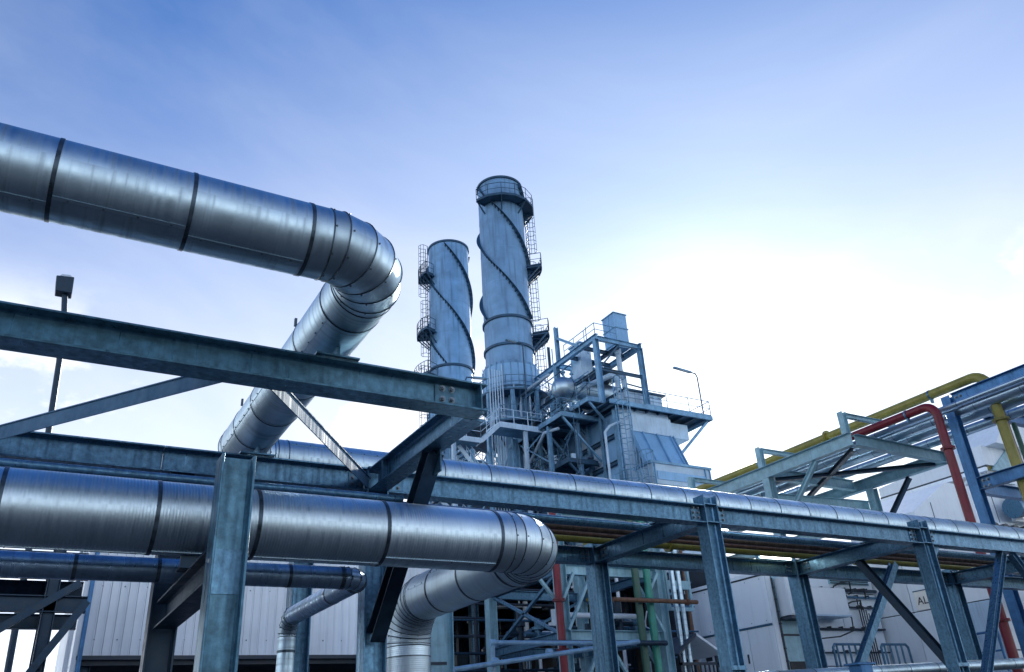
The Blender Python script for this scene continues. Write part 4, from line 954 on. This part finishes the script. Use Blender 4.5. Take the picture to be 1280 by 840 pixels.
plain_pipe('silver vertical pipe right of the braced tower', [(13.25, 15.2, 6.2), (13.25, 15.2, 0.1)], .055, 'clad')
plain_pipe('silver vertical pipe nearest the white enclosure', [(13.44, 15.2, 6.2), (13.44, 15.2, 0.1)], .055, 'clad')
plain_pipe('rusty horizontal pipe crossing in front of the green pipes', [(11.1, 14.75, 4.32), (13.5, 14.75, 4.32)], .05, 'rust', flanges=[((13.2, 14.75, 4.32), (1,0,0))])
plain_pipe('dark horizontal pipe low across the braced tower', [(8.8, 14.72, 3.42), (12.4, 14.72, 3.42)], .055, 'steel_dark', flanges=[((10.6, 14.72, 3.42), (1,0,0))])
plain_pipe('pale horizontal pipe just behind the green pipes', [(10.3, 15.45, 4.08), (12.2, 15.45, 4.08)], .06, 'white')
# scaffold like pipe ladder rack right of the tower
sr = thing('pipe_ladder_rack', 'pale lattice ladder rack left of the white enclosure', 'ladder rack', (14.2, 16.5, 0))
for k in range(7):
    m = MB(); m.tube((13.75+.16*k, 16.4+.12*(k % 3), 0), (13.75+.16*k, 16.4+.12*(k % 3), 6.3), .028 if k % 2 else .045, 8); m.build('upright', ('casing', 'galv', 'rust', 'casing')[k % 4], sr)
for z in (3.3, 3.9, 4.5, 5.1, 5.7):
    m = MB(); m.tube((13.7, 16.35, z), (14.85, 16.35, z), .025, 6); m.build('rung', 'galv', sr)
P = parts_of(sr); P('hanging_frame', 'steel_teal', ((13.3, 15.5, 4.25), (13.36, 15.58, 5.3)), ((14.0, 15.5, 4.25), (14.06, 15.58, 5.3)), ((13.36, 15.5, 4.25), (14.0, 15.58, 4.33)), ((13.36, 15.5, 4.75), (14.0, 15.58, 4.95)))
cn = thing('gable_canopy', 'small gabled canopy low beside the white enclosure', 'canopy', (13.6, 15.6, 0))
m = MB(); m.hexa([(12.95, 15.0, 3.18), (13.55, 15.0, 3.62), (13.55, 16.2, 3.62), (12.95, 16.2, 3.18), (12.95, 15.0, 3.23), (13.55, 15.0, 3.68), (13.55, 16.2, 3.68), (12.95, 16.2, 3.23)]); m.build('roof_slope', 'trim', cn, smooth=False)
m = MB(); m.hexa([(13.56, 15.0, 3.62), (14.3, 15.0, 3.2), (14.3, 16.2, 3.2), (13.56, 16.2, 3.62), (13.56, 15.0, 3.68), (14.3, 15.0, 3.26), (14.3, 16.2, 3.26), (13.56, 16.2, 3.68)]); m.build('roof_slope', 'white', cn, smooth=False)
P = parts_of(cn)
for x in (13.05, 14.15): P('post', 'trim', ((x, 15.1, 0), (x+.06, 15.16, 3.2)), ((x, 16.0, 0), (x+.06, 16.06, 3.2)))
P('crossbar', 'trim', ((13.05, 15.1, 3.0), (14.2, 15.15, 3.06)))
for k in range(8): P('bar', 'trim', ((13.12+.13*k, 15.11, 1.8), (13.15+.13*k, 15.14, 3.0)))

# ================================================================== WHITE ENCLOSURES, RIGHT
e1 = thing('panelled_enclosure', 'white panelled enclosure with two small square vents, behind the front columns', 'enclosure', (16, 15.4, 0))
P = parts_of(e1)
P('core', 'trim', ((15.10, 14.06, 0), (16.1, 16.75, 4.86)))
for y0, y1, z0, z1 in ((14.05, 16.76, 3.79, 4.88), (14.05, 14.86, 0.1, 3.74), (14.885, 15.9, 0.1, 3.74), (15.925, 16.76, 0.1, 3.74)):
    P('side_panel', 'white', ((15.05, y0, z0), (15.10, y1, z1)), bevel=.006)
P('roof_cap', 'white', ((15.02, 14.0, 4.90), (16.15, 16.85, 4.98))); P('cap_shadow_gap', 'trim', ((15.04, 14.02, 4.865), (16.12, 16.8, 4.90)))
for z in (3.18, 3.38): P('vent', 'black', ((15.035, 16.20, z), (15.05, 16.42, z+.16)))
for z in (3.17, 3.56): P('vent_frame', 'white', ((15.03, 16.18, z), (15.05, 16.44, z+.015)))
P('front_panel', 'white', ((15.06, 14.01, 0), (15.22, 14.06, 4.86))); P('front_panel', 'steel_teal', ((15.28, 14.04, 0), (16.1, 14.06, 3.5)))
P('front_panel', 'steel_teal', ((15.28, 14.03, 3.55), (16.1, 14.06, 4.86)))
lc = P('wall_cabinet', 'white', ((15.34, 13.70, 3.92), (16.0, 14.02, 4.80)), bevel=.008); P('cabinet_door', 'white', ((15.37, 13.685, 3.96), (15.97, 13.70, 4.76)), parent=lc); P('cabinet_base', 'trim', ((15.3, 13.66, 3.84), (16.04, 14.02, 3.90)), parent=lc)
P('louvre', 'black', ((15.35, 14.02, 2.75), (15.95, 14.035, 2.95)))
for x in (15.24, 16.02):
    m = MB(); m.tube((x, 13.98, 0), (x, 13.98, 4.8), .018, 6); m.build('cable', 'cable', e1)
    for k in range(9): P('cable_clip', 'trim', ((x-.03, 13.96, 2.4+.27*k), (x+.03, 14.0, 2.43+.27*k)))
for k in range(6):
    for z in (3.86, 4.80): inst(SCREW, 'fixing_screw', e1, Matrix.Translation(V((15.048, 14.2+.48*k, z))) @ Matrix.Rotation(-pi/2, 4, 'Y') @ Matrix.Scale(1.6, 4))
for y in (14.95, 15.85): P('door_handle', 'trim', ((15.02, y, 3.0), (15.05, y+.03, 3.2)))
P('rain_strip', 'galv', ((15.03, 14.05, 3.745), (15.05, 16.76, 3.785)))
e2 = thing('panelled_enclosure', 'long white panelled wall with louvre and thin pipes, between enclosure and ochre sign', 'enclosure', (20, 17.5, 0))
P = parts_of(e2)
P('core', 'trim', ((16.2, 17.06, 0), (22.9, 20, 5.85)))
xs = [16.2, 17.9, 19.55, 21.2, 22.9]; zs = [0.05, 1.6, 3.1, 4.08, 5.15, 5.85]
for i, (a, c) in enumerate(zip(xs, xs[1:])):
    for j, (z0, z1) in enumerate(zip(zs, zs[1:])):
        P('wall_panel', 'white', ((a+.012, 17.0+.012*((i+j) % 2), z0+.012), (c-.012, 17.06, z1-.012)), bevel=.005)
P('roof_cap', 'white', ((16.1, 16.9, 5.85), (23.0, 20.1, 5.93)))
lv = P('louvre', 'steel_teal', ((20.9, 16.97, 5.40), (22.7, 17.0, 5.75)))
for k in range(5): P('louvre_blade', 'trim', ((20.95, 16.94, 5.42+.065*k), (22.65, 16.97, 5.445+.065*k)), parent=lv)
for z, r in ((5.22, .05), (5.02, .035), (4.72, .03), (4.1, .03), (3.45, .025)):
    m = MB(); m.tube((18.2 if z > 5 else 19.7, 16.9, z), (22.85, 16.9, z), r, 8); m.build('wall_pipe', 'trim' if r != .035 else 'galv', e2)
    for k in range(6): P('pipe_clip', 'trim', ((19.9+.5*k, 16.86, z-.02), (19.94+.5*k, 17.0, z+.07)))
jb = P('junction_box', 'white', ((19.0, 16.35, 4.4), (20.75, 17.0, 5.15)), bevel=.01); P('box_base', 'casing', ((18.98, 16.33, 4.36), (20.77, 17.0, 4.40)), parent=jb)
for x in (19.25, 19.4, 19.55): 
    m = MB(); m.tube((x, 16.7, 0), (x, 16.7, 4.36), .035, 8); m.build('leg', 'cable', jb)
m = MB(); m.poly([(20.72, 16.5, 4.6), (20.95, 16.5, 4.35), (20.9, 16.5, 4.0), (20.4, 16.6, 3.85), (19.6, 16.8, 3.8)], .02, 6); m.build('cable', 'cable', e2)
for k in range(5):
    m = MB(); m.poly([(21.75+.10*k, 16.8, 4.95-.1*k), (21.75+.10*k, 16.8, 0.1)], .018, 6); m.build('conduit', 'cable', e2)
for k, (x, z) in enumerate(((20.9, 5.3), (21.5, 5.1), (21.2, 4.75))):
    m = MB(); m.poly([(x, 16.85, z), (x+.3, 16.8, z+.12), (x+.7, 16.8, z+.16), (x+.75, 16.85, z-.1)], .025, 6); m.build('cable', 'cable', e2)
for x, lbl in ((19.4, 'nearer the junction box'), (21.4, 'nearer the thin conduits')):
    t = thing('guard_railing', 'small grey guard railing low by the white wall, '+lbl, 'railing', (x, 16.2, 0))
    m = MB(); m.poly([(x, 16.1, 0.1), (x, 16.1, 3.5), (x+.08, 16.1, 3.58), (x+1.1, 16.1, 3.58), (x+1.2, 16.1, 3.5), (x+1.35, 16.1, 0.1)], .035, 8); m.build('frame', 'galv', t)
    for k in range(4):
        m = MB(); m.tube((x+.25*(k+.6), 16.1, 0.1), (x+.25*(k+.6), 16.1, 3.56), .028, 6); m.build('bar', 'galv', t)
e3 = thing('panelled_enclosure', 'white panelled enclosure carrying the small sign plate, behind the blue columns', 'enclosure', (25, 15.5, 0))
P = parts_of(e3)
P('core', 'trim', ((23.06, 13.4, 0), (28, 18.5, 6.2)))
ys = [13.38, 14.35, 15.9, 17.2, 18.5]
for i, (a, c) in enumerate(zip(ys, ys[1:])):
    for j, (z0, z1) in enumerate(((0.05, 2.3), (2.3, 4.45), (4.45, 6.2))):
        P('side_panel', 'white' if (i, j) != (0, 1) else 'casing', ((23.0+.01*((i+j) % 2), a+.012, z0+.012), (23.06, c-.012, z1-.012)), bevel=.005)
for x in range(5): P('front_panel', 'white', ((23.02+x, 13.34, 0.05), (23.98+x, 13.40, 3.1)), ((23.02+x, 13.34, 3.13), (23.98+x, 13.40, 6.2)), bevel=.005)
P('roof_cap', 'white', ((22.95, 13.28, 6.2), (28.1, 18.6, 6.3)))
m = MB(); m.tube((22.96, 17.4, 0), (22.96, 17.4, 6.2), .03, 6); m.build('conduit', 'cable', e3)
railing('handrail', e3, [(22.7, 14.8, 2.6), (22.7, 13.4, 2.6)], 1.0, 'steel_blue', .6, .035, toe=False)
sg = thing('sign_plate', 'small cream sign plate with black capitals on the white enclosure', 'sign', (22.98, 15.4, 4.45))
P = parts_of(sg); P('plate', 'sign', ((22.975, 14.85, 4.47), (22.995, 15.74, 5.0)), bevel=.004); P('mounting_strip', 'galv', ((22.972, 14.85, 5.0), (22.995, 15.74, 5.03)))
cu = bpy.data.curves.new('lettering', 'FONT'); cu.body = 'AL'; cu.size = 0.30; cu.extrude = 0.004; cu.materials.append(M['ink'])
to = bpy.data.objects.new('lettering', cu); COL.objects.link(to)
dg = bpy.context.evaluated_depsgraph_get(); me = bpy.data.meshes.new_from_object(to.evaluated_get(dg)); bpy.data.objects.remove(to)
lt = bpy.data.objects.new('lettering', me); COL.objects.link(lt); lt.parent = sg
mt = Matrix(((0,0,-1,0),(-1,0,0,0),(0,1,0,0),(0,0,0,1))); mt.translation = V((22.968, 15.66, 4.63))-ORG[sg.name]; lt.matrix_basis = mt
if not me.materials: me.materials.append(M['ink'])

# ================================================================== AIR INTAKE HOUSE FAR RIGHT
ai = thing('air_intake_house', 'raised white air intake house with sloping roof at the far right', 'intake house', (40, 22, 0))
P = parts_of(ai)
m = MB(); m.hexa([(36, 19.4, 11.55), (46, 19.4, 11.55), (46, 25, 11.55), (36, 25, 11.55), (36, 19.4, 12.45), (46, 19.4, 12.45), (46, 25, 12.0), (36, 25, 12.0)]); m.build('intake_box', 'white', ai, smooth=False)
m = MB(); m.hexa([(36.4, 18.9, 12.46), (46, 18.9, 12.46), (46, 24, 12.25), (36.4, 24, 12.25), (38.2, 18.9, 14.2), (46, 18.9, 14.2), (46, 22, 13.4), (38.2, 22, 13.4)]); m.build('hood', 'white', ai, smooth=False)
m = MB(); m.hexa([(38.0, 18.6, 14.21), (46.2, 18.6, 14.21), (46.2, 22.1, 13.42), (38.0, 22.1, 13.42), (38.0, 18.6, 14.4), (46.2, 18.6, 14.4), (46.2, 22.1, 13.6), (38.0, 22.1, 13.6)]); m.build('hood_roof', 'steel_teal', ai, smooth=False)
m = MB(); m.hexa([(36.2, 19.32, 11.3), (39.6, 19.32, 11.3), (39.6, 19.42, 11.3), (36.2, 19.42, 11.3), (37.9, 19.32, 12.44), (38.6, 19.32, 12.44), (38.6, 19.42, 12.44), (37.9, 19.42, 12.44)]); m.build('cheek_plate', 'steel_teal', ai, smooth=False)
P('underside_frame', 'yellow', ((36.1, 19.5, 11.40), (46, 19.7, 11.54)), ((36.1, 22, 11.40), (46, 22.2, 11.54)), ((36.1, 24.6, 11.40), (46, 24.8, 11.54)))
P('bottom_trim', 'trim', ((35.97, 19.4, 11.42), (36.0, 25, 11.54))); P('gutter', 'white', ((35.8, 19.4, 11.25), (35.97, 25, 11.42)))
for y in (19.8, 21.2, 22.6, 24.0, 24.8):
    m = MB(); m.bar((36.3, y, 11.4), (36.3, y, 0), .16, .16); m.build('post', 'white', ai)
for a, c in (((36.3, 21.2, 11.3), (38.5, 21.2, 10.2)), ((36.3, 22.6, 11.3), (38.5, 22.6, 10.2)), ((36.3, 24.8, 10.0), (36.3, 23.0, 11.3)), ((36.2, 22.5, 10.2), (36.2, 20.2, 11.3))):
    m = MB(); m.bar(a, c, .12, .12); m.build('brace', 'white', ai)
for k in range(6): P('underside_duct', 'trim' if k % 2 else 'galv', ((36.6+.4*k, 23.0+.25*k, 10.2), (36.9+.4*k, 24.2+.1*k, 11.2)))
tp = thing('turbine_housing', 'white chamfered turbine housing below the air intake house', 'turbine housing', (32, 19.5, 0))
m = MB(); sec = [(29.0, 6.0), (29.0, 8.75), (31.6, 10.15), (36.5, 10.15), (36.5, 6.0)]
n = len(sec); m.add([(x, 18.9, z) for x, z in sec]+[(x, 22, z) for x, z in sec], [tuple(range(n)), tuple(range(2*n-1, n-1, -1))]+[(i, n+i, n+(i+1) % n, (i+1) % n) for i in range(n)]); m.build('hull', 'white', tp, smooth=False)
P = parts_of(tp)
for x in (30.2, 32.4, 34.6): P('panel_joint', 'trim', ((x, 18.885, 6.2), (x+.025, 18.9, 9.2 if x < 31 else 10.1)))
m = MB(); m.bar((31.5, 18.85, 8.2), (36.5, 18.85, 8.9), .1, .14); m.build('edge_rail', 'white', tp); P('skid', 'trim', ((29.2, 18.7, 0), (36.5, 22, 5.95)))
for k in range(5):
    m = MB(); c = V((33.6+.7*k, 18.5, 8.35)); m.tube(c, c+V((0,.35,0)), .22, 12); m.tube(c+V((0,0,-.5)), c+V((.5,0,-.45)), .15, 10); m.build('fitting', 'trim', tp)
for k in range(4): P('window_frame', 'white', ((35.2+.95*k, 18.55, 8.9), (35.3+.95*k, 18.7, 10.4))); 
P('window_frame', 'white', ((35.2, 18.55, 8.75), (38.2, 18.7, 8.9)), ((35.2, 18.55, 10.4), (38.2, 18.7, 10.55)))
for k in range(3):
    for j in range(3): P('louvre_blade', 'steel_dark', ((35.34+.95*k, 18.6, 9.05+.45*j), (36.08+.95*k, 18.68, 9.3+.45*j)))
m = MB(); m.tube((34.6, 18.2, 9.15), (38.5, 18.2, 9.75), .42, 20); m.build('exhaust_duct', 'galv', tp)

# ================================================================== LEFT FLOODLIGHT MAST
fl = thing('floodlight_mast', 'thin leaning mast with a small boxy floodlight above the upper left beam', 'lamp post', (0.05, 25, 0))
m = MB(); m.poly([(0.02, 25, 0), (-.12, 25, 5), (-.30, 25, 10.0), (-.42, 25, 12.4), (-.55, 25, 13.9), (-.68, 25, 14.8)], .085, 10); m.build('pole', 'steel_dark', fl)
m = MB(); m.hexa([(-.92, 24.8, 14.62), (-.47, 24.8, 14.62), (-.47, 25.2, 14.62), (-.92, 25.2, 14.62), (-.98, 24.75, 15.12), (-.50, 24.75, 15.17), (-.50, 25.25, 15.17), (-.98, 25.25, 15.12)]); hh = m.build('lamp_head', 'steel_dark', fl, bevel=.02, smooth=False)
m = MB(); m.hexa([(-.90, 24.82, 15.15), (-.56, 24.82, 15.19), (-.56, 25.18, 15.19), (-.90, 25.18, 15.15), (-.84, 24.88, 15.26), (-.62, 24.88, 15.28), (-.62, 25.12, 15.28), (-.84, 25.12, 15.26)]); m.build('lens', 'glass_lamp', fl, smooth=False)
